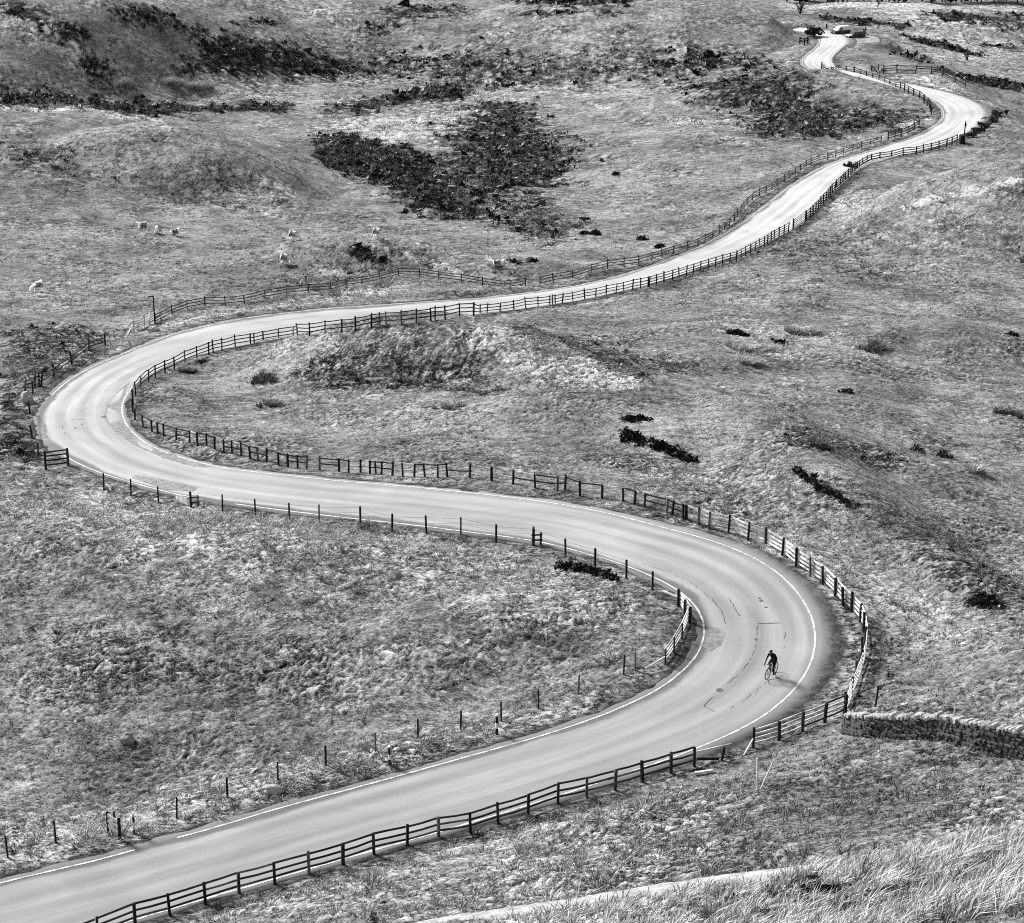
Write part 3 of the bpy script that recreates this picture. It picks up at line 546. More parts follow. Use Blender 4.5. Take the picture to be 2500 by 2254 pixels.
F4b = base([(325,1008),(325,988),(332,967),(343,952),(363,934),(379,923),(403,911),(426,902),(452,888),(481,877),(510,866),(521,861),(542,857),(575,847),(611,840),(621,837),(643,830),(680,824),(715,820),(727,817),(756,816),(793,811),(834,807),(868,804),(906,797),(927,792),(943,790),(980,787),(1016,782),(1052,778),(1062,776),(1087,775),(1122,769),(1156,767),(1172,764),(1188,763),(1220,760),(1255,756),(1284,753),(1314,750),(1342,745),(1349,744),(1356,742),(1372,740),(1400,735),(1428,731),(1454,725),(1480,719),(1503,716),(1524,713),(1544,708),(1564,704),(1582,700)])
fence(F4b, 'dark three-rail fence round the inside of the left-hand bend and along the road above', 1.2, (1.08, .74, .4), pw=.115, lean=.05)
fence(walk([(1584,700),(1625,689),(1667,676),(1734,656),(1796,638),(1863,604),(1890,584),(1930,564)], 1.75), 'dark four-rail fence along the lower side of the climbing straight below the white gate', 1.25, (1.12, .82, .52, .24), pw=.12, lean=.05)
P_ = base([(1936,562),(1966,541)]); fence(P_, 'pale slatted hurdle patched into the dark fence beside the far straight', 1.45, (1.3, 1.05, .8, .55, .3), rmts='pale', rw=.06, rh=.14, kind='wooden_hurdle', cat='hurdle', pw=.14)
fence(walk([(1970,539),(2001,508),(2023,481),(2046,455),(2073,432),(2095,408)], 2.1), 'dark ragged fence between the pale hurdle and the roadside bush', 1.35, (1.2, .85, .5, .2), rw=.06, rh=.12, pw=.14, lean=.06)
fence(walk([(2097,407),(2124,391),(2157,384),(2195,381),(2233,379),(2282,368),(2320,356),(2345,346)], 2.3), 'dark rail fence between the roadside bush and the tall sign post', 1.35, (1.2, .85, .5, .2), rw=.06, rh=.12, pw=.14, lean=.05)
fence(walk([(379,787),(428,772),(495,754),(611,732),(682,722),(802,709),(889,692),(974,676),(1005,674),(1067,684),(1112,690),(1201,699),(1273,700),(1313,696)], 3.3), 'dark fence on the field side of the road behind the left bend, sheep beyond', 1.0, (.92, .62, .3), rw=.05, rh=.085, pw=.1, side=-1)
fence(walk([(1318,695),(1335,690),(1402,679),(1460,667),(1558,647),(1625,626),(1700,604),(1752,576),(1796,537),(1827,496),(1867,474),(1908,449),(1952,420),(1983,400),(2023,387),(2068,371),(2110,360),(2153,349)], 3.0), 'long thin dark fence on the upper side of the climbing straight', 1.1, (1.0, .68, .34), rw=.05, rh=.085, pw=.1, side=-1, lean=.05)
fence(walk([(2168,344),(2195,334),(2224,323),(2248,312)], 2.6), 'short detached length of rail fence by the inside of the far bend', 1.4, (1.25, .8, .4), rw=.07, rh=.13, pw=.15, side=-1, lean=.05)
fence(walk([(2273,281),(2269,263),(2251,245),(2224,233),(2193,215),(2166,203),(2135,192),(2090,178),(2046,169),(2001,167)], 3.2), 'fence along the crest that hides part of the far road', 1.35, (1.2, .8, .4), rw=.07, rh=.13, pw=.16, side=-1, lean=.06)
fence(walk([(2157,181),(2190,178),(2224,176),(2269,179),(2313,193),(2358,215)], 3.4), 'broken dark fence above the pale bank on the far side of the last bend', 1.5, (1.3, .9, .5), rw=.08, rh=.16, pw=.18, lean=.1, drop=.2)
# post and wire
F6 = base([(253,1190),(319,1206),(387,1226),(466,1245),(544,1255),(624,1262),(707,1273),(779,1277),(880,1277),(957,1300),(1041,1302),(1125,1305),(1211,1324),(1300,1331),(1381,1364),(1453,1389),(1529,1415),(1593,1444)])
fence(F6, 'thin post-and-wire fence along the lower edge of the middle road', 1.2, (1.05, .7, .35), rmts='wire', rw=.012, pw=.105, kind='post_and_wire_fence', rname='wire')
F7 = base([(20,2098),(137,2062),(281,2030),(431,1996),(555,1951),(679,1918),(796,1877),(917,1842),(1021,1808),(1124,1775),(1224,1748),(1315,1721),(1411,1690),(1522,1650),(1551,1640)])
fence(F7, 'post-and-wire fence across the grass above the lowest road', 1.12, (1.,), rmts='wire', rw=.008, pw=.085, kind='post_and_wire_fence', rname='wire')
F6b = base([(1656,1480),(1671,1503),(1684,1520)]); o = fence(F6b, 'pale four-bar timber panel inside the right-hand bend, upper half', .98, (.9, .66, .42, .2), rmts='pale', rw=.04, rh=.1, pw=.13, lean=.01)
st = base([(1618,1458)])[0]; timber('rail', F6b[0]+Vector((0, 0, .55)), st+Vector((0, 0, .35)), .06, .1, M['pale'], o, org=F6b[0])
F6c = base([(1682,1522),(1665,1562),(1645,1595),(1624,1624)]); o = fence(F6c, 'pale four-bar timber panel inside the right-hand bend, lower half leaning', .95, (.88, .64, .4, .18), rmts='pale', rw=.04, rh=.1, pw=.09, lean=.02, pm='wood', side=-1)
st = base([(1574,1645)])[0]; timber('rail', F6c[-1]+Vector((0, 0, .5)), st+Vector((0, 0, .25)), .05, .08, M['pale'], o, org=F6c[-1]-(F6c[-1]-F6c[0]))
fence(base([(258,850),(218,864),(176,888),(132,920),(97,945),(80,965)]), 'row of dark posts and one rail in the pale grass outside the left bend', 1.15, (.8, .45), pw=.14, lean=.06)
fence(base([(74,1010),(80,1070),(93,1118)]), 'few leaning posts at the outermost edge of the left bend', 1.1, (.75,), rw=.05, rh=.07, pw=.12, lean=.1)
# stiles and odd posts
def stile(px, label, n=2, gap=.45, h=1.15):
    p = base([px])[0]; o = empty('stile', p, label=label, cat='stile')
    for k in range(n): post(p, o, p+Vector((k*gap, .12*k, 0)), h*(1-.28*k), M['post'], .13, .02)
    for z in (.35, .7): timber('step', p+Vector((-.12, .02, z)), p+Vector((gap+.12, .14, z)), .05, .1, M['wood'], o, org=p)
stile((1302,1333), 'double-posted stile in the wire fence beside the middle road'); stile((467,1246), 'stile with crooked posts beside a white board at the left bend')
p = base([(112,1144)])[0]; o = empty('field_gate', p, label='small dark narrow gate beside the outer kerb of the left bend', cat='gate')
q = Vector((2.2, .8, 0))*.7
for k in (0, 1): post(p, o, p+q*k, 1.45, M['post'], .16, .01)
for z in (.35, .7, 1.05, 1.35): timber('bar', p+Vector((0, 0, z)), p+q+Vector((0, 0, z)), .05, .1, M['post'], o, org=p)
p = base([(430,1226)])[0]; p2 = base([(458,1240)])[0]; V, Fc = [], []; box(V, Fc, Vector((0, 0, .38)), p2-p+Vector((0, 0, .34)), .04, .5)
tg = meshobj('white_board', V, Fc, M['pale'], label='white board propped upright against the posts below the left bend', cat='board'); tg.location = p
# tall thin posts
p = base([(378,788)])[0]; o = empty('bent_sign_post', p, label='tall dark post with a short arm above the pale hurdle at left', cat='post'); timber('pole', p, p+Vector((0, 0, 2.9)), .12, .12, M['post'], o, (1, 0, 0), org=p); timber('arm', p+Vector((.05, 0, 2.9)), p+Vector((-.55, -.1, 2.85)), .1, .12, M['post'], o, org=p)
fence(base([(326,803),(338,800),(352,795),(364,790),(378,786),(392,781)]), 'pale slatted hurdle standing where the field fence starts behind the left bend', 1.5, (1.0, .75, .5, .3), rmts='pale', rw=.06, rh=.13, pw=.1, pm='pale', lean=.06, kind='wooden_hurdle', cat='hurdle')
P_ = base([(318,812)])[0]; q = base([(306,822)])[0]; V, Fc = [], []; box(V, Fc, Vector((0, 0, .05)), P_-q+Vector((.3, 0, 1.1)), .08, .1); tg = meshobj('wooden_prop', V, Fc, M['pale'], label='pale prop leaning against the end of the slatted hurdle', cat='plank'); tg.location = q
fence(base([(60,962),(84,950),(100,944)]), 'small rough rail fence among the pale grass left of the left bend', 1.2, (.9, .55), pw=.14, lean=.08)
p = base([(2353,341)])[0]; o = empty('sign_post', p, label='tall thin dark post rising beside the far bend', cat='post'); timber('pole', p, p+Vector((.1, 0, 2.9)), .16, .16, M['post'], o, (1, 0, 0), org=p); timber('plate', p+Vector((-.05, -.12, 2.35)), p+Vector((.25, -.12, 2.35)), .05, .45, M['post'], o, org=p)
p = base([(2348,350)])[0]; V, Fc = [], []; box(V, Fc, (0, 0, -.2), (0, 0, 1.1), 1.5, .8, (1, 0, 0), .9); box(V, Fc, (0, 0, 1.1), (0, 0, 1.25), 1.3, .7, (1, 0, 0), .8); tg = meshobj('grit_bin', V, Fc, M['post'], label='squat dark grit bin at the foot of the tall post', cat='bin'); tg.location = p
# marker posts
def marker(px, label, bands):
    p = base([px])[0]; o = empty('marker_post', p, label=label, cat='marker post', group='striped verge markers'); z = 0
    for nm, h, m in bands:
        timber(nm, p+Vector((0, 0, z-(.3 if z == 0 else 0))), p+Vector((0, 0, z+h)), .16, .11, M[m], o, (1, .2, 0), org=p); z += h
marker((328,2034), 'white marker post with a black band beside the white three-bar sign', (('foot', .22, 'post'), ('white_band', .42, 'white'), ('black_band', .3, 'post'), ('cap', .2, 'white')))
marker((951,1868), 'black and white marker post nearer the middle of the lowest road', (('foot', .3, 'post'), ('white_band', .28, 'white'), ('black_band', .38, 'post'), ('cap', .08, 'white')))
marker((1213,1792), 'black and white marker post nearest the right-hand bend', (('foot', .38, 'post'), ('white_band', .3, 'white'), ('black_band', .4, 'post'), ('cap', .1, 'white')))
p = base([(265,2040)])[0]; q = base([(283,2044)])[0]; o = empty('slatted_sign', p, label='two dark posts carrying three white boards at lower left', cat='sign')
q = Vector((.62, -.42, 0))
post(p, o, p, 1.3, M['post'], .1, .0); post(p, o, p+q, 1.2, M['post'], .14, .0)
for z in (1.08, .8, .52): timber('board', p+Vector((.03, -.08, z+.1)), p+q+Vector((-.06, -.08, z)), .03, .17, M['white'], o, org=p)
# loose timber
def loose(px0, px1, z0, z1, w, label, m='pale'):
    a, b_ = base([px0, px1]); V, Fc = [], []; box(V, Fc, Vector((0, 0, z0)), b_-a+Vector((0, 0, z1)), w, w*.8); t = meshobj('loose_plank', V, Fc, M[m], label=label, cat='plank'); t.location = a
p = base([(1849,1940)])[0]
V, Fc = [], []; box(V, Fc, (0, 0, -.05), (-.06, .3, 1.5), .09, .06, (1, 0, 0)); tg = meshobj('upright_stake', V, Fc, M['pale'], label='pale upright stake of the V in the rough grass below the fence gap', cat='stake'); tg.location = p
V, Fc = [], []; box(V, Fc, (.1, 0, -.05), (.72, .6, 1.1), .09, .06, (1, 0, 0)); tg = meshobj('upright_stake', V, Fc, M['pale'], label='pale slanting stake of the V in the rough grass below the fence gap', cat='stake'); tg.location = p
loose((1696,1894), (1741,1888), .12, .12, .14, 'short pale plank lying in the grass below the broken fence')
loose((612,1893), (628,1886), .03, .08, .09, 'small pale stick lying on the turf above the lowest road')
# ------------------------------------------------------------------ dry stone wall
WB = base([(2066,1796),(2120,1806),(2180,1813),(2300,1826),(2402,1846),(2500,1853),(2640,1874),(2760,1890)]); d = [0]
for a, b_ in zip(WB, WB[1:]): d.append(d[-1]+(b_-a).to_2d().length)
def wp(s): return Vector((np.interp(s, d, [p.x for p in WB]), np.interp(s, d, [p.y for p in WB]), np.interp(s, d, [p.z for p in WB])))
def stone(V, Fc, c, a, b_, h, ang, tilt=0, jit=.14):
    """rough block: squashed box with knocked-off corners"""
    bm = bmesh.new(); bmesh.ops.create_cube(bm, size=1); bmesh.ops.bevel(bm, geom=bm.edges[:], offset=.17, segments=1, affect='EDGES')
    o = len(V); R_ = Matrix.Rotation(ang, 3, 'Z') @ Matrix.Rotation(tilt, 3, 'Y')
    sh = [random.uniform(1-jit, 1+jit) for _ in range(3)]
    for v in bm.verts: V.append(Vector(c)+R_ @ Vector((v.co.x*a*sh[0]*random.uniform(.9, 1.1), v.co.y*b_*sh[1]*random.uniform(.9, 1.1), v.co.z*h*sh[2]*random.uniform(.9, 1.1))))
    bm.verts.index_update(); Fc += [tuple(v.index+o for v in f.verts) for f in bm.faces]; bm.free()
V, Fc, V2, F2_ = [], [], [], []; org = WB[0]
s = 0.
HS = lambda s: .80+.42*s/max(d[-1]*.62, 1e-6) if s < d[-1]*.62 else 1.22
for row in range(7):
    s = -random.uniform(0, .2)
    while s < d[-1]-.1:
        L = random.uniform(.18, .48); c0 = wp(s+L/2)-org; t = wp(s+L)-wp(s); ang = math.atan2(t.y, t.x)
        nrm = Vector((-math.sin(ang), math.cos(ang), 0)); bat = (.30-.018*row)
        for sd_ in (-1, 1): stone(V, Fc, c0+nrm*sd_*(bat-.1+random.uniform(-.06, .06))+Vector((0, 0, (.16*row+.06)*HS(s))), L*.93, .28, .15*HS(s), ang, random.uniform(-.13, .13), .24)
        s += L
s = 0.
while s < d[-1]:
    L = random.uniform(.13, .26); c0 = wp(s+L/2)-org; t = wp(s+.4)-wp(s); ang = math.atan2(t.y, t.x)
    stone(V2, F2_, c0+Vector((0, 0, 1.17*HS(s)+random.uniform(-.05, .07))), L*.95, random.uniform(.34, .52), random.uniform(.14, .34), ang, random.uniform(-.4, .4), .25); s += L
o = empty('dry_stone_wall', org, label='dark dry stone wall with pale coping stones running off to the right', cat='wall')
for a, b_ in zip(np.linspace(.05, d[-1]-.05, 40), np.linspace(.05, d[-1]-.05, 40)[1:]): box(V, Fc, wp(a)-org+Vector((0, 0, .4*HS(a))), wp(b_)-org+Vector((0, 0, .4*HS(b_))), .3, .95*HS(a))
meshobj('stonework', V, Fc, M['stone'], o); meshobj('coping', V2, F2_, M['cope'], o)
p = base([(2135,1748)])[0]; V, Fc = [], []; box(V, Fc, (0, 0, -.2), (.12, .1, 1.15), .09, .09, (1, 0, 0)); tg = meshobj('leaning_stake', V, Fc, M['post'], label='dark stake behind the left end of the stone wall', cat='stake'); tg.location = p
p = base([(2316,1826)])[0]; V, Fc = [], []; box(V, Fc, (0, -.42, -.05), (.14, -.05, 1.75), .06, .06, (1, 0, 0)); tg = meshobj('leaning_stake', V, Fc, M['pale'], label='pale stick leaning against the front of the stone wall', cat='stake'); tg.location = p
# stones
def boulder(px, r, label, m='cope', sq=(1, .8, .7), sink=.25):
    p = base([px])[0]; bm = bmesh.new(); bmesh.ops.create_icosphere(bm, subdivisions=3, radius=1); off = random.uniform(0, 99)
    co = np.array([v.co for v in bm.verts]); nn = 1+.28*fbm(co[:, 0]*1.1+off, co[:, 1]*1.1+co[:, 2]*.9, 3)
    V = [Vector(c*n_*r*np.array(sq)) for c, n_ in zip(co, nn)]; bm.verts.index_update(); Fc = [tuple(v.index for v in f.verts) for f in bm.faces]; bm.free()
    t = meshobj('boulder', V, Fc, M[m], label=label, cat='rock'); t.location = p+Vector((0, 0, r*sq[2]*(1-2*sink)))
boulder((312,1818), .48, 'grey boulder alone in the lower left pasture', 'rock', (.8, .8, .85)); boulder((1253,2165), .34, 'pale rock in the rough grass above the path lip', 'cope', (1.2, .8, .6)); boulder((1263,2198), .17, 'small white stone just above the dark path edge', 'white', (.8, .8, 1.2))
boulder((665,1936), .42, 'pale lumpy rock on the verge of the lowest road', 'cope', (1.3, .8, .6)); boulder((1645,2138), .16, 'pale stone near the path lip at lower middle', 'cope', (1.3, .8, .6)); boulder((605,2203), .16, 'small flat pale stone just below the lowest fence', 'cope', (1.3, .7, .5))
boulder((375,806), .55, 'rounded pale rock at the foot of the tall bent post', 'cope', (1, .8, .7)); boulder((2353,1585), .2, 'white stone on the slope right of the bend', 'white'); boulder((66,985), .7, 'heap of pale stone left of the left bend', 'cope', (.8, .8, .9)); boulder((1203,664), .3, 'pale stone beside the far field fence', 'cope')
# ------------------------------------------------------------------ marks on the road
def roadz(x_, y_): return float(bil(Gz, np.array([x_]), np.array([y_]))[0])+CZ
def rpts(px):
    P_ = at(np.array([p[0] for p in px], float), np.array([p[1] for p in px], float)); return [(q[0], q[1]) for q in P_]
def nearz(x_, y_):                                       # height of the road sheet at a point
    j = int(np.argmin((Mx-x_)**2+(My-y_)**2)); best = None
    for a in (j-1, j):
        if a < 0 or a+1 >= nS: continue
        ex, ey = Mx[a+1]-Mx[a], My[a+1]-My[a]; t = ((x_-Mx[a])*ex+(y_-My[a])*ey)/(ex*ex+ey*ey); v = zS[a]+(zS[a+1]-zS[a])*t
        if best is None or abs(t-.5) < best[0]: best = (abs(t-.5), v)
    return best[1]+CZ
def seam(px, wd=.06, m='tar', jit=.05, brk=0.):
    P_ = rpts(px); Q = []
    for a, b_ in zip(P_, P_[1:]):
        n_ = max(2, int(math.hypot(b_[0]-a[0], b_[1]-a[1])/.25))
        for i in range(n_): t = i/n_; Q.append((a[0]+(b_[0]-a[0])*t+random.uniform(-jit, jit), a[1]+(b_[1]-a[1])*t+random.uniform(-jit, jit)))
    Q.append(P_[-1]); V, Fc = [], []
    for i, q in enumerate(Q):
        a, b_ = Q[max(0, i-1)], Q[min(len(Q)-1, i+1)]; t = Vector((b_[0]-a[0], b_[1]-a[1])).normalized(); w = wd*.62*random.uniform(.4, 1.3)
        for s_ in (-1, 1): V.append((q[0]-t.y*w*s_/2, q[1]+t.x*w*s_/2, nearz(*q)+.014))
        if i and random.random() > brk: Fc.append((2*i-2, 2*i-1, 2*i+1, 2*i))
    meshobj('road_seam', V, Fc, M[m], kind='structure')
def blot(px, r, m='tar', dz=.016):
    c0 = rpts([px])[0]; k = 14; V = [(c0[0]+r*random.uniform(.6, 1.15)*math.cos(a*6.283/k), c0[1]+r*random.uniform(.6, 1.15)*math.sin(a*6.283/k), 0) for a in range(k)]
    meshobj('road_patch', [(a, b_, nearz(a, b_)+dz) for a, b_, _ in V], [tuple(range(k))], M[m], kind='structure')
def rpatch(px, m='patch', dz=.008):
    P_ = rpts(px); Q = []
    for a, b_ in zip(P_, P_[1:]+P_[:1]):
        n_ = max(1, int(math.hypot(b_[0]-a[0], b_[1]-a[1])/.4))
        for i in range(n_): t = i/n_; Q.append((a[0]+(b_[0]-a[0])*t+random.uniform(-.06, .06), a[1]+(b_[1]-a[1])*t+random.uniform(-.06, .06)))
    meshobj('road_patch', [(a, b_, nearz(a, b_)+dz) for a, b_ in Q], [tuple(range(len(Q)))], M[m], kind='structure')
seam([(1847,1523),(1908,1521)], .1); seam([(1849,1525),(1848,1562)], .05, brk=.3); seam([(1916,1538),(1912,1600)], .05, brk=.4)
seam([(1845,1575),(1836,1608),(1802,1648),(1770,1672)], .05, brk=.15); seam([(1868,1667),(1830,1700),(1785,1728),(1745,1738),(1718,1724),(1745,1695)], .05, brk=.3)
seam([(1737,1462),(1760,1490),(1773,1525)], .07); seam([(1778,1460),(1795,1485),(1806,1504)], .09); seam([(1640,1400),(1690,1425),(1730,1458)], .06, brk=.4); seam([(1560,1374),(1640,1398)], .04, brk=.5)
blot((1757,1685), .2); blot((1859,1467), .14); blot((1869,1483), .11); blot((1846,1562), .12); blot((1854,1461), .1)
seam([(175,1025),(205,1025)], .12); blot((201,1036), .12); blot((183,1045), .14); blot((253,1018), .25); seam([(150,1036),(158,1060)], .08, brk=.3)
rpatch([(252,1020),(262,988),(285,958),(318,928),(306,956),(299,985),(299,1012),(312,1040),(345,1072),(398,1099),(480,1128),(520,1140),(470,1140),(400,1118),(330,1090),(285,1060)])
rpatch([(322,1166),(330,1160),(400,1172),(486,1190),(470,1200),(400,1196)]); rpatch([(80,1010),(92,985),(112,975),(104,1010),(108,1050),(125,1080),(112,1086),(98,1058)])
rpatch([(1722,1535),(1745,1530),(1770,1545),(1762,1575),(1735,1590),(1718,1580)])
# ------------------------------------------------------------------ tubes and skins
def tube(V, Fc, pts, r, k=6):
    pts = [Vector(p) for p in pts]; r = r if isinstance(r, (list, tuple)) else [r]*len(pts); o = len(V)
    for i, p in enumerate(pts):
        t = (pts[min(i+1, len(pts)-1)]-pts[max(i-1, 0)]).normalized(); a = t.orthogonal().normalized(); b_ = t.cross(a)
        for j in range(k): V.append(p+(a*math.cos(6.2832*j/k)+b_*math.sin(6.2832*j/k))*r[i])
    for i in range(len(pts)-1):
        for j in range(k): Fc.append((o+i*k+j, o+i*k+(j+1) % k, o+(i+1)*k+(j+1) % k, o+(i+1)*k+j))
    Fc.append(tuple(o+j for j in range(k))[::-1]); Fc.append(tuple(o+(len(pts)-1)*k+j for j in range(k)))
def ring(V, Fc, c0, R0, r, k=28, q=6):
    o = len(V)
    for i in range(k):
        a = 6.28319*i/k
        for j in range(q): b_ = 6.28319*j/q; rr = R0+r*math.cos(b_); V.append(Vector(c0)+Vector((rr*math.cos(a), r*math.sin(b_), rr*math.sin(a))))
    for i in range(k):
        for j in range(q): Fc.append((o+i*q+j, o+((i+1) % k)*q+j, o+((i+1) % k)*q+(j+1) % q, o+i*q+(j+1) % q))
def skin(name, chains, m, parent=None, sub=1, fat=1., **kw):
    """chains: lists of (point, radius); equal points are shared joints; first point is the root"""
    V, R_, E_, ix_ = [], [], [], {}
    for ch in chains:
        prev = None
        for p, r in ch:
            k = tuple(round(c, 3) for c in p)
            if k not in ix_: ix_[k] = len(V); V.append(p); R_.append(r)
            if prev is not None and prev != ix_[k]: E_.append((prev, ix_[k]))
            prev = ix_[k]
    me = bpy.data.meshes.new(name); me.from_pydata(V, E_, []); me.materials.append(m); o = bpy.data.objects.new(name, me); link(o, parent, **kw)
    md = o.modifiers.new('Skin', 'SKIN'); md.use_smooth_shade = True
    for i, sv in enumerate(me.skin_vertices[0].data): sv.radius = (R_[i]*fat, R_[i]*fat); sv.use_root = i == 0
    if sub: o.modifiers.new('Sub', 'SUBSURF').levels = sub; o.modifiers['Sub'].render_levels = sub
    return o
def ell(name, c0, rad, m, parent, sub=2, **kw):
    bm = bmesh.new(); bmesh.ops.create_icosphere(bm, subdivisions=sub, radius=1); V = [Vector(c0)+Vector((v.co.x*rad[0], v.co.y*rad[1], v.co.z*rad[2])) for v in bm.verts]
    bm.verts.index_update(); Fc = [tuple(v.index for v in f.verts) for f in bm.faces]; bm.free(); return meshobj(name, V, Fc, m, parent, True, **kw)
# ------------------------------------------------------------------ cyclist (x forward, y left, z up; rear tyre touches the origin)
fr_, rr_ = rpts([(1874, 1660)])[0], rpts([(1892.5, 1643.5)])[0]; yaw = math.atan2(fr_[1]-rr_[1], fr_[0]-rr_[0]); z0 = nearz(*rr_)+.004
print('wheelbase', math.hypot(fr_[0]-rr_[0], fr_[1]-rr_[1]))
bk = empty('bicycle', (rr_[0], rr_[1], z0), yaw, label='black racing bicycle ridden round the right-hand bend', cat='bicycle')
V, Fc = [], []; bb = (.43, 0, .28); hd = (.84, 0, .84); hb = (.87, 0, .70); sc_ = (.27, 0, .78)
for a, b_, r in ((bb, sc_, .026), (sc_, (.83, 0, .82), .026), (bb, hb, .03), (hd, hb, .03)): tube(V, Fc, [a, b_], r)
for s_ in (-1, 1):
    tube(V, Fc, [bb, (0, s_*.06, .34)], .011); tube(V, Fc, [sc_, (0, s_*.06, .34)], .010)
meshobj('frame', V, Fc, M['metal'], bk, True)
V, Fc = [], []
for s_ in (-1, 1): tube(V, Fc, [hb, (.89, s_*.05, .66), (1.0, s_*.05, .34)], [.02, .015, .01])
meshobj('fork', V, Fc, M['metal'], bk, True)
V, Fc = [], []; tube(V, Fc, [sc_, (.22, 0, .92)], .014); meshobj('seatpost', V, Fc, M['metal'], bk, True)
V, Fc = [], []; tube(V, Fc, [(.08, 0, .95), (.16, 0, .955), (.26, 0, .95), (.36, 0, .945)], [.06, .07, .035, .02], 8); meshobj('saddle', V, Fc, M['rubber'], bk, True)
V, Fc = [], []; tube(V, Fc, [hd, (.92, 0, .90)], .016)
for s_ in (-1, 1): tube(V, Fc, [(.92, 0, .90), (.92, s_*.2, .90), (1.0, s_*.21, .90), (1.04, s_*.21, .84), (.99, s_*.21, .77), (.93, s_*.21, .765)], .015); tube(V, Fc, [(1.0, s_*.21, .9), (1.05, s_*.21, .96)], .018)
meshobj('handlebar', V, Fc, M['rubber'], bk, True)
for cx_ in (0, 1.0):
    V, Fc = [], []; ring(V, Fc, (cx_, 0, .34), .325, .016); w_ = meshobj('wheel', V, Fc, M['metal'], bk, True); w_.name = 'wheel'
    V, Fc = [], []; ring(V, Fc, (cx_, 0, .34), .328, .027); meshobj('tyre', V, Fc, M['rubber'], w_, True)
    V, Fc = [], []; tube(V, Fc, [(cx_, -.05, .34), (cx_, .05, .34)], .022, 8)
    for i in range(16): a = 6.2832*i/16; tube(V, Fc, [(cx_, .02*(-1)**i, .34), (cx_+.31*math.cos(a), 0, .34+.31*math.sin(a))], .0022, 3)
    meshobj('spokes', V, Fc, M['metal'], w_)
V, Fc = [], []; ring(V, Fc, (.43, -.05, .28), .095, .008, 24, 4); tube(V, Fc, [(.43, -.07, .28), (.43, .07, .28)], .02); tube(V, Fc, [(.43, .07, .28), (.46, .08, .115)], .013); tube(V, Fc, [(.43, -.07, .28), (.40, -.08, .445)], .013)
cr = meshobj('crank', V, Fc, M['metal'], bk)
for p_ in ((.46, .12, .112), (.40, -.12, .448)):
    V, Fc = [], []; box(V, Fc, Vector(p_)-Vector((0, .045, 0)), Vector(p_)+Vector((0, .045, 0)), .08, .02); meshobj('pedal', V, Fc, M['metal'], cr)
V, Fc = [], []; tube(V, Fc, [(.50, 0, .36), (.62, 0, .49)], .036, 8); meshobj('bottle', V, Fc, M['white'], bk, True)
ch = [[((.18, 0, 1.0), .15), ((.27, 0, 1.14), .145), ((.40, 0, 1.30), .15), ((.53, 0, 1.41), .14), ((.60, 0, 1.465), .075), ((.66, 0, 1.53), .07), ((.70, 0, 1.60), .085), ((.715, 0, 1.66), .07)]]
for s_, kn, an, to in ((1, (.53, .12, .58), (.40, .12, .20), (.53, .12, .15)), (-1, (.62, -.13, .82), (.34, -.12, .53), (.47, -.12, .485))):
    ch.append([((.18, 0, 1.0), .15), ((.20, s_*.10, .97), .105), (tuple((np.array((.20, s_*.10, .97))+np.array(kn))/2), .088), (kn, .062), (tuple((np.array(kn)*.6+np.array(an)*.4)-np.array((.02, 0, 0))), .056), (an, .038), (to, .032)])
    sh, el, wr = (.52, s_*.20, 1.395), (.74, s_*.225, 1.17), (.945, s_*.215, .985)
    ch.append([((.53, 0, 1.41), .14), (sh, .066), (tuple((np.array(sh)+np.array(el))/2), .052), (el, .043), (tuple((np.array(el)+np.array(wr))/2), .038), (wr, .027), ((1.0, s_*.215, .955), .026)])
    for k_, (dy, ln) in enumerate(((-.028, .05), (-.010, .056), (.010, .052), (.026, .042))):
        ch.append([((1.0, s_*.215, .955), .026), ((1.022, s_*.215+dy, .945), .010), ((1.022+ln*.6, s_*.215+dy, .93), .009), ((1.018+ln*.55, s_*.215+dy*1.05, .93-ln*.65), .0085)])
    ch.append([((1.0, s_*.215, .955), .026), ((1.0, s_*(.215-.032), .945), .011), ((1.03, s_*(.215-.036), .92), .009)])
ps = skin('person', ch, M['black'], sub=1, fat=1.12, label='cyclist in black clothing and helmet leaning on the handlebars, riding towards the camera', cat='person'); ps.location = bk.location; ps.rotation_euler = bk.rotation_euler; ps.scale = bk.scale = (.92,)*3
hm = ell('helmet', (.69, 0, 1.685), (.145, .098, .075), M['rubber'], ps); ell('face', (.745, 0, 1.60), (.062, .068, .085), M['skin'], ps)
ell('nose', (.812, 0, 1.598), (.018, .013, .022), M['skin'], ps, 1)
for s_ in (-1, 1): ell('ear', (.69, s_*.085, 1.61), (.02, .012, .03), M['skin'], ps, 1); ell('eye', (.798, s_*.028, 1.622), (.012, .012, .008), M['black'], ps, 1); ell('shoe', ((.47 if s_ == 1 else .41), s_*.12, (.145 if s_ == 1 else .48)), (.13, .045, .045), M['rubber'], ps)
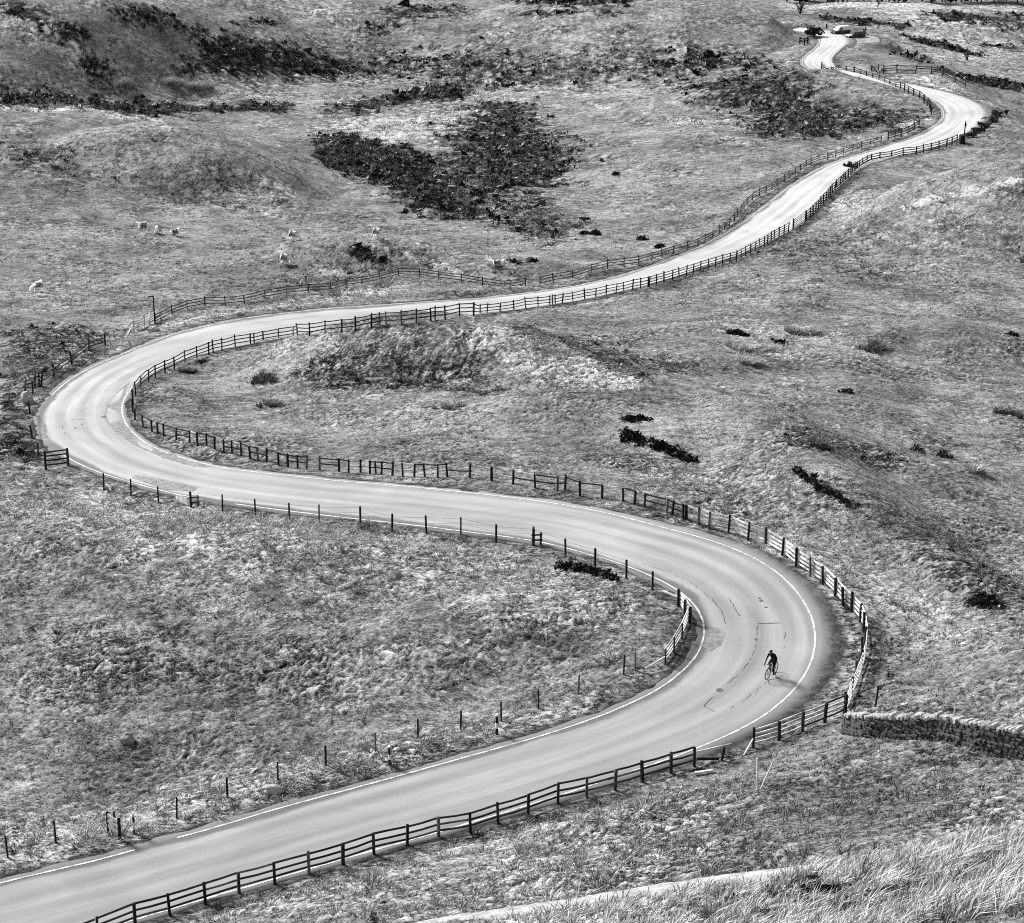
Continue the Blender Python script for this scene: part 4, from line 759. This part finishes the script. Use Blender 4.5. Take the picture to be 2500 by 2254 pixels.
# ------------------------------------------------------------------ sheep
def sheep(name_chains, **kw): return skin('sheep', name_chains, M['fleece'], sub=1, **kw)
def legs(): 
    L_ = []
    for s_ in (-1, 1):
        L_.append([((.30, 0, .60), .25), ((.33, s_*.13, .45), .09), ((.33, s_*.13, .24), .042), ((.34, s_*.13, 0), .036)])
        L_.append([((-.33, 0, .62), .24), ((-.34, s_*.13, .48), .11), ((-.28, s_*.13, .34), .06), ((-.38, s_*.13, .22), .04), ((-.36, s_*.13, 0), .036)])
    return L_
GR = [[((-.05, 0, .60), .30), ((-.33, 0, .62), .24), ((-.47, 0, .58), .12)], [((-.05, 0, .60), .30), ((.30, 0, .60), .25), ((.50, 0, .52), .15), ((.62, 0, .34), .105), ((.70, 0, .2), .085), ((.76, 0, .07), .055)]]+legs()
LY = [[((-.05, 0, .26), .30), ((-.33, 0, .25), .24), ((-.46, 0, .2), .12)], [((-.05, 0, .26), .30), ((.28, 0, .30), .25), ((.44, 0, .46), .13), ((.52, 0, .60), .1), ((.64, 0, .56), .075), ((.72, 0, .52), .05)]]
for s_ in (-1, 1): LY.append([((.28, 0, .30), .25), ((.36, s_*.18, .1), .08), ((.48, s_*.16, .05), .045)]); LY.append([((-.33, 0, .25), .24), ((-.26, s_*.24, .1), .09), ((-.06, s_*.24, .05), .05)])
def put_sheep(src, px, deg, label, first):
    o = src if first else src.copy()
    if not first:
        COL.objects.link(o)
        for c_ in src.children: d_ = c_.copy(); COL.objects.link(d_); d_.parent = o
    p_ = base([px])[0]+Vector((0, 0, .14)); o.location = p_; o.rotation_euler = (0, 0, math.radians(deg)); o.scale = (1.3,)*3; o['label'] = label; o['category'] = 'sheep'; o['group'] = 'white sheep scattered over the far pasture'
g = sheep(GR); l = sheep(LY)
for o_, hx, hz in ((g, .76, .1), (l, .7, .54)):
    for s_ in (-1, 1): ell('ear', (hx-.13, s_*.11, hz+.12), (.03, .07, .025), M['face'], o_, 1)
    ell('muzzle', (hx+.01, 0, hz-.01), (.05, .05, .05), M['face'], o_, 1)
put_sheep(g, (718, 591), -25, 'white sheep grazing alone, the upper one of the middle pair', True); put_sheep(g, (697, 640), -15, 'white sheep grazing broadside just below another at mid field', False)
put_sheep(g, (923, 588), -35, 'white sheep grazing above the eroded dark bank', False); put_sheep(g, (95, 715), 200, 'white sheep grazing apart near the left edge of the field', False)
put_sheep(l, (350, 565), 190, 'white sheep lying down, leftmost of the resting three', True); put_sheep(l, (386, 576), -100, 'white sheep lying face on, middle of the resting three', False); put_sheep(l, (427, 578), 40, 'white sheep lying down, rightmost of the resting three', False); put_sheep(l, (1217, 653), -10, 'white sheep lying close to the fence by the pale trodden track', False)
# ------------------------------------------------------------------ parked cars
def prism(V, Fc, prof, w0, w1=None, zs=None):
    """side outline (x,z) given width w0; with w1 the upper points lean in"""
    o = len(V); n_ = len(prof); zlo = min(z for _, z in prof); zhi = max(z for _, z in prof)
    for s_ in (-1, 1):
        for x_, z_ in prof: V.append((x_, s_*(w0+((w1 or w0)-w0)*(z_-zlo)/(zhi-zlo)), z_))
    Fc.append(tuple(range(o, o+n_))); Fc.append(tuple(range(o+2*n_-1, o+n_-1, -1)))
    for i in range(n_): Fc.append((o+i, o+n_+i, o+n_+(i+1) % n_, o+(i+1) % n_))
def bev(o, w): b_ = o.modifiers.new('Bevel', 'BEVEL'); b_.width = w; b_.segments = 2; b_.limit_method = 'ANGLE'; return o
def car(name, px, deg, label, cat, lowp, cabp, wins, mb, ml, front, rear, wx=(.85, -.95*1.4), hw=.86):
    p_ = base([px])[0]; o = empty(name, p_, math.radians(deg), label=label, cat=cat)
    V, Fc = [], []; prism(V, Fc, lowp, hw, hw*.96); bd = bev(meshobj('body', V, Fc, ml, o, False), .06)
    V, Fc = [], []; prism(V, Fc, cabp, hw*.95, hw*.78); bev(meshobj('cabin', V, Fc, mb, o), .05)
    for nm, q in wins: 
        V = [Vector(v) for v in q]; n_ = (V[1]-V[0]).cross(V[2]-V[0]).normalized()*.012; c_ = sum(V, Vector())/len(V)
        if n_.dot(c_-Vector((0, 0, .9))) < 0: n_ = -n_
        k = len(V); VV = [v+n_ for v in V]+[v-n_ for v in V]; meshobj(nm, VV, [tuple(range(k)), tuple(range(2*k-1, k-1, -1))]+[(i, (i+1) % k, k+(i+1) % k, k+i) for i in range(k)], M['glass'], o)
    for x_ in wx:
        for s_ in (-1, 1):
            V, Fc = [], []; ring(V, Fc, (x_, s_*(hw-.07), .32), .24, .085, 20, 8); w_ = meshobj('wheel', V, Fc, M['rubber'], o, True); V, Fc = [], []; tube(V, Fc, [(x_, s_*(hw-.14), .32), (x_, s_*(hw-.02), .32)], .2, 14); meshobj('rim', V, Fc, M['cars'], w_)
    for s_ in (-1, 1):
        V, Fc = [], []; box(V, Fc, (front-.03, s_*.6, .72), (front+.03, s_*.6, .72), .3, .15); meshobj('headlight', V, Fc, M['lamp'], o)
        V, Fc = [], []; box(V, Fc, (rear-.02, s_*.74, .85), (rear+.04, s_*.74, .85), .12, .3); meshobj('tail_light', V, Fc, M['metal'], o)
        V, Fc = [], []; box(V, Fc, (.72, s_*(hw-.02), 1.0), (.72, s_*(hw+.16), 1.03), .1, .14); meshobj('mirror', V, Fc, ml, o)
    return o
c1, c2 = [], []
def sidew(xa, xb, xc, xd, za, zb, w0, w1): return [[(xa, s_*w0, za), (xb, s_*w0, za), (xc, s_*w1, zb), (xd, s_*w1, zb)] for s_ in (-1, 1)]
W1 = [('side_window', q) for q in sidew(1.0, .02, .02, .5, 1.08, 1.62, .806, .71)]+[('windscreen', [(1.26, -.66, 1.1), (1.26, .66, 1.1), (.72, .6, 1.64), (.72, -.6, 1.64)])]
car('parked_van', (2052, 82), 205, 'white van parked in the far lay-by, dark below the waist', 'van', [(-2.05, .25), (2.0, .25), (2.08, .55), (2.0, .88), (1.3, 1.0), (-2.1, 1.0)], [(-2.08, 1.0), (1.36, 1.0), (.7, 1.72), (.3, 1.82), (-1.95, 1.8)], W1, M['carw'], M['card'], 2.04, -2.08)
W2 = [('side_window', q) for q in sidew(.75, -.3, -.3, .45, 1.05, 1.5, .81, .715)]+[('side_window', q) for q in sidew(-.42, -1.5, -1.35, -.42, 1.05, 1.5, .81, .715)]+[('windscreen', [(1.02, -.66, 1.06), (1.02, .66, 1.06), (.58, .6, 1.58), (.58, -.6, 1.58)])]
cc = car('parked_car', (2088, 91), 200, 'dark off-roader with a pale bonnet parked behind the white van', 'car', [(-1.95, .3), (1.9, .3), (2.0, .55), (1.95, .9), (-2.0, .98)], [(-1.9, .98), (1.1, .96), (.55, 1.62), (.3, 1.68), (-1.75, 1.66)], W2, M['card'], M['card'], 1.97, -1.98)
V, Fc = [], []; prism(V, Fc, [(1.06, .93), (1.98, .86), (1.95, .97), (1.06, 1.06)], .8); meshobj('bonnet', V, Fc, M['carw'], cc)
p = base([(2018, 70)])[0]; V, Fc = [], []; box(V, Fc, (0, 0, -.2), (0, 0, 1.0), .35, .35, (1, 0, 0), .8); tg = meshobj('verge_post', V, Fc, M['post'], label='short dark post on the verge left of the white van', cat='post'); tg.location = p
fence(walk([(2100,92),(2106,88),(2112,80)], 1.6), 'tangle of short dark and pale fence rails behind the parked cars', 1.3, (1.1, .6), rmts=('pale', 'wood'), rw=.08, rh=.16, pw=.2, lean=.12)
fence(walk([(1952,104),(1962,108),(1978,103)], 1.8), 'short dark gate fence with a pale post left of the far junction', 1.5, (1.2, .7), rmts='wood', rw=.1, rh=.2, pw=.24, lean=.05)
# ------------------------------------------------------------------ trees, bushes
def branch(V, Fc, p, d_, L, r, depth, tw):
    n_ = 3; pts = [p]; q = p.copy(); dd = d_.copy()
    for i in range(n_): dd = (dd+Vector((random.gauss(0, .16), random.gauss(0, .16), random.gauss(.05, .08)))).normalized(); q = q+dd*L/n_; pts.append(q.copy())
    tube(V if depth > 0 else tw[0], Fc if depth > 0 else tw[1], pts, [r, r*.85, r*.7, r*.5], 5 if depth > 1 else 3)
    if depth > 0:
        for k in range(5 if depth < 3 else 4):
            t = random.uniform(.35, 1); b_ = pts[0].lerp(pts[-1], t) if t < .95 else pts[-1]; nd = (dd+Vector((random.gauss(0, .6), random.gauss(0, .6), random.gauss(.1, .35)))).normalized()
            branch(V, Fc, b_, nd, L*random.uniform(.5, .75), r*.5, depth-1, tw)
def tree(px, h, label, name='bare_tree', cat='tree', group=None, stems=1, depth=3, r=None):
    p_ = base([px])[0]; o = empty(name, p_, label=label, cat=cat, group=group); V, Fc, T, Tf = [], [], [], []
    for s_ in range(stems): branch(V, Fc, Vector((random.uniform(-.2, .2)*(stems > 1), random.uniform(-.2, .2)*(stems > 1), -.2)), Vector((random.gauss(0, .05+.28*(stems > 1)), random.gauss(0, .05+.28*(stems > 1)), 1)).normalized(), h*.42, r or h*.035, depth, (T, Tf))
    meshobj('trunk' if stems == 1 else 'stems', V, Fc, M['twig'], o, True); meshobj('crown', T, Tf, M['twig'], o); return o
def leafy(px, h, wd, label, name='bush', cat='bush', group=None, tone=-3.6, n_=900, trunk=True, sz=.13):
    p_ = base([px])[0]; o = empty(name, p_, label=label, cat=cat, group=group)
    if trunk:
        V, Fc = [], []; branch(V, Fc, Vector((0, 0, -.2)), Vector((0, 0, 1)), h*.5, h*.03, 2, (V, Fc)); meshobj('trunk', V, Fc, M['twig'], o)
    k = 14; cxs = np.array([random.gauss(0, wd*.28) for _ in range(k)]); cys = np.array([random.gauss(0, wd*.28) for _ in range(k)]); czs = np.array([random.uniform(.05, .62)*h for _ in range(k)])
    v, f, t = leafball(cxs, cys, czs, n_//k, np.full(k, wd*.28), np.full(k, h*.36), np.full(k, sz), np.exp(RNG.normal(tone, .3, k)))
    c_ = fastmesh('crown' if trunk else 'foliage', v, f, M['grass'], np.stack([t, t, t, np.ones_like(t)], 1), 'tone', False, 3); link(c_, o); return o
tree((1953, 34), 4.6, 'bare round-headed hawthorn left of the far lay-by, on the brow', stems=4, depth=2)
tree((2143, 18), 4.2, 'small upright bare tree on the far pasture right of the parked cars', depth=3)
tree((1975, 78), 3.6, 'wiry bare hawthorn above the dark thicket at the far junction', stems=4, depth=2); leafy((1981, 90), 1.9, 3.4, 'dark low thicket at the inside of the far junction', 'thicket', 'bush', None, -4.1, 1400, False, .16)
tree((2084, 407), 2.2, 'dark twiggy bush beside the fence on the far straight', 'bare_bush', 'bush', stems=6, depth=2); leafy((2080, 407), 1.2, 1.5, 'low dense part of the roadside bush on the far straight', 'bush', 'bush', None, -3.9, 700, False, .1)
tree((2132, 176), 2.4, 'small bare shrub left of the broken far fence', 'bare_shrub', 'bush', stems=3, depth=2); tree((2146, 181), 3.0, 'taller bare shrub at the start of the broken far fence', 'bare_shrub', 'bush', stems=3, depth=2)
tree((2362, 150), 3.2, 'lone bare shrub among the dark streaks at far right', 'bare_shrub', 'bush', stems=3, depth=2)
k_ = 0
for px_ in list(range(2035, 2500, 26))+[1925, 1948, 1972]:
    q_ = random.uniform(-1, 2)+(6 if 2035 <= px_ < 2200 else 5 if px_ > 2200 else 6)
    leafy((px_+random.uniform(-8, 8), q_), random.uniform(6, 9), random.uniform(5, 8), 'dark distant tree of the wood along the top right edge', 'distant_tree', 'tree', 'trees of the far wood', -4.1, 420, True, .5)
# hedge bank round the far bend
for i, (px_, lb) in enumerate((((2368, 336), 'dark hedge bush right beside the grit bin'), ((2386, 326), 'dark hedge bush second along from the grit bin'), ((2403, 313), 'dark hedge bush half way along the far bend bank'), ((2421, 299), 'dark hedge bush near the top of the far bend bank'), ((2437, 283), 'dark hedge bush at the outermost point of the far bend'))):
    leafy(px_, .9, 1.7, lb, 'hedge_bush', 'bush', 'hedge along the outside of the far bend', -3.3, 500, False, .12)
# ------------------------------------------------------------------ heather clumps and tussocks one can point at
def clump(pts, n_, r, h, label, name='heather_clump', cat='heather', tone=-4.0, sz=.1, k=26):
    P_ = base(pts); d_ = [0]
    for a, b_ in zip(P_, P_[1:]): d_.append(d_[-1]+(b_-a).length)
    s_ = RNG.uniform(0, d_[-1] if d_[-1] > 0 else 0, n_); xs = np.interp(s_, d_, [p.x for p in P_])+RNG.normal(0, r*.5, n_); ys = np.interp(s_, d_, [p.y for p in P_])+RNG.normal(0, r*.55, n_)
    rr = RNG.uniform(.5, 1., n_)*r; v, f, t = leafball(xs, ys, gsurf(xs, ys)-.05, k, rr, rr*h, np.full(n_, sz), np.exp(RNG.normal(tone, .35, n_)))
    org = np.array(P_[0]); c_ = fastmesh(name, v-org, f, M['grass'], np.stack([t, t, t, np.ones_like(t)], 1), 'tone', False, 3); c_.location = P_[0]; link(c_, None, label=label, cat=cat)
def tussock(pts, n_, h, label, t=.5, lean=.8, group=None):
    P_ = base(pts); d_ = [0]
    for a, b_ in zip(P_, P_[1:]): d_.append(d_[-1]+(b_-a).length)
    s_ = RNG.uniform(0, max(d_[-1], 1e-3), n_); xs = np.interp(s_, d_, [p.x for p in P_]+([] if len(P_) > 1 else []))+RNG.normal(0, .35, n_); ys = np.interp(s_, d_, [p.y for p in P_])+RNG.normal(0, .45, n_)
    tt_ = np.exp(RNG.normal(math.log(t), .4, n_)).clip(.02, .85); v, f, tn = blades(xs, ys, gsurf(xs, ys), 34, np.full(n_, h*1.15), np.full(n_, h*.8), lean, .026, tt_*.35, tt_, (.2, -.1), 2)
    org = np.array(P_[0]); c_ = fastmesh('tussock', v-org, f, M['grass'], np.stack([tn, tn, tn, np.ones_like(tn)], 1), 'tone', False, 3); c_.location = P_[0]; link(c_, None, label=label, cat='grass tussock', group=group)
clump([(1525,1065),(1570,1085),(1620,1098),(1690,1120)], 70, .55, .9, 'long black heather clump slanting across the slope inside the bend'); clump([(1522,1031),(1548,1028),(1575,1033)], 22, .42, .8, 'small black heather ledge just above the long black clump')
clump([(1362,1395),(1420,1405),(1500,1425)], 55, .42, .9, 'black heather clump below the wire fence of the middle road'); clump([(1938,1150),(1975,1172),(2020,1198),(2085,1228)], 44, .4, .9, 'dark broken line of heather along the crest right of centre', tone=-3.6)
clump([(2390,1465),(2430,1475)], 34, .6, .9, 'dark rush clump near the right edge beyond the bend', 'rush_clump', 'rushes', -3.4); clump([(1785,816),(1815,820)], 26, .5, .9, 'black heather spot at the left end of the pale tussocks', tone=-4.1); clump([(1890,832),(1915,842)], 16, .5, .9, 'dark heather spot in the middle of the pale tussocks')
tussock([(1785,845),(1830,858),(1890,850)], 44, .55, 'spread of pale tussocks on the right slope, lower group', .6); tussock([(1920,812),(1960,815),(2005,812)], 38, .55, 'upper right group of the pale tussocks on the right slope', .45); tussock([(1815,890),(1855,892)], 24, .5, 'pale tussock patch lowest of the group on the right slope', .6)
tussock([(2115,850),(2160,850)], 18, .55, 'dark-tipped tussock patch standing alone on the right slope', .22); tussock([(2010,1100),(2030,1095)], 10, .6, 'dark-hearted tussock pair right of centre', .2); clump([(2303,1110),(2308,1112)], 9, .5, 1.3, 'single round dark bush on the right slope', 'small_bush', 'bush', -3.8)
clump([(2240,1098),(2245,1099)], 6, .42, 1.2, 'small dark bush left of the single round one', 'small_bush', 'bush', -3.5); tussock([(2370,1165),(2385,1168)], 9, .55, 'pale tussock on the right slope below the round bush', .6); tussock([(2440,1005),(2490,1018)], 20, .55, 'pale and dark tussocks at the right edge', .4); clump([(2060,968),(2070,971)], 8, .42, .9, 'small dark spot of heather high on the right slope')
clump([(2458,822),(2470,823)], 9, .5, .9, 'small black heather mound near the right edge', tone=-4.2); clump([(1070,992),(1120,992)], 1, .2, .8, 'dead tuft root in front of the hillock'); tussock([(1075,992),(1115,995)], 14, .5, 'pale tussock in front of the hillock', .6)
tussock([(650,995),(690,1000)], 14, .5, 'pale and dark tussock left of the hillock foot', .45); tussock([(620,925),(665,930)], 16, .5, 'tussock on the flank left of the hillock', .25); tussock([(445,905),(475,905)], 10, .5, 'pale tussock close inside the left bend fence', .45); clump([(488,885),(490,886)], 5, .38, 1., 'dark tuft by the fence at the top of the left bend')
clump([(1425,575),(1432,577)], 6, .5, 1.1, 'dark round bush beside the lower tail of the heather', 'small_bush', 'bush', -4.1, .14); clump([(1452,576),(1460,577)], 8, .55, 1.1, 'larger dark round bush at the tip of the heather', 'small_bush', 'bush', -4.1, .14); clump([(1563,583),(1570,584)], 8, .6, 1., 'dark round bush standing alone left of the straight', 'small_bush', 'bush', -4.1, .14); clump([(1610,604),(1615,605)], 6, .5, 1., 'dark round bush nearest the fence of the straight', 'small_bush', 'bush', -4.1, .14); clump([(1503,429),(1506,430)], 5, .5, 1.1, 'single dark dot of a bush right of the heather', 'small_bush', 'bush', -4.1, .14); clump([(1428,535),(1430,536)], 5, .5, 1.1, 'small dark bush right of the heather edge', 'small_bush', 'bush', -4.1, .14); clump([(1255,642),(1262,644)], 6, .5, .8, 'dark low bush near the resting sheep by the fence', 'small_bush', 'bush', -3.8, .14); clump([(1300,640),(1306,641)], 5, .5, .8, 'dark low bush right of the resting sheep', 'small_bush', 'bush', -3.8, .14)
for px_, lb in (((280, 208), 'left'), ((395, 206), 'middle'), ((465, 218), 'right')): tussock([(px_[0], px_[1]), (px_[0]+45, px_[1]+1)], 36, 1.1, 'whitish reed tussocks on the valley floor, %s of three patches' % lb, .8, .5)
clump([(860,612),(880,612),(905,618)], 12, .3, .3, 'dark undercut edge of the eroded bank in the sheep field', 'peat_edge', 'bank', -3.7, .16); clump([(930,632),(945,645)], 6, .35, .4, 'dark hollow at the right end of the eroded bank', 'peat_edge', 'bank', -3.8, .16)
# ------------------------------------------------------------------ camera, light
cd = bpy.data.cameras.new('camera'); cam = bpy.data.objects.new('camera', cd); COL.objects.link(cam)
cd.sensor_width = 36; cd.lens = F/2500*36; cd.clip_start = 1; cd.clip_end = 30000
cam.location = (0, 0, CZ); cam.rotation_euler = (math.pi/2-PITCH, 0, 0); SC.camera = cam
EL, AZ = math.radians(36), math.radians(-48)             # sun high, beyond the valley and a little to the left, veiled
sd = bpy.data.lights.new('sun', 'SUN'); sd.energy = 3.0; sd.angle = math.radians(13); sun = bpy.data.objects.new('sun', sd); COL.objects.link(sun)
dv = Vector((math.sin(AZ)*math.cos(EL), math.cos(AZ)*math.cos(EL), math.sin(EL))); sun.rotation_euler = dv.to_track_quat('Z', 'Y').to_euler(); sun.location = (0, 200, 300)
w = bpy.data.worlds.new('World'); SC.world = w; w.use_nodes = True; nt = w.node_tree
sky = nt.nodes.new('ShaderNodeTexSky'); sky.sky_type = 'NISHITA'; sky.sun_disc = False; sky.sun_elevation = EL; sky.sun_rotation = AZ
bw = nt.nodes.new('ShaderNodeRGBToBW'); bg = nt.nodes['Background']; bg.inputs[1].default_value = .07
nt.links.new(sky.outputs[0], bw.inputs[0]); nt.links.new(bw.outputs[0], bg.inputs[0])
vs = SC.view_settings; vs.view_transform = 'Standard'; vs.look = 'None'; vs.exposure = 1.22; vs.gamma = 1; vs.use_curve_mapping = False
SC.cycles.filter_width = 1.05; SC.cycles.max_bounces = 4; SC.cycles.diffuse_bounces = 2; SC.cycles.use_denoising = False
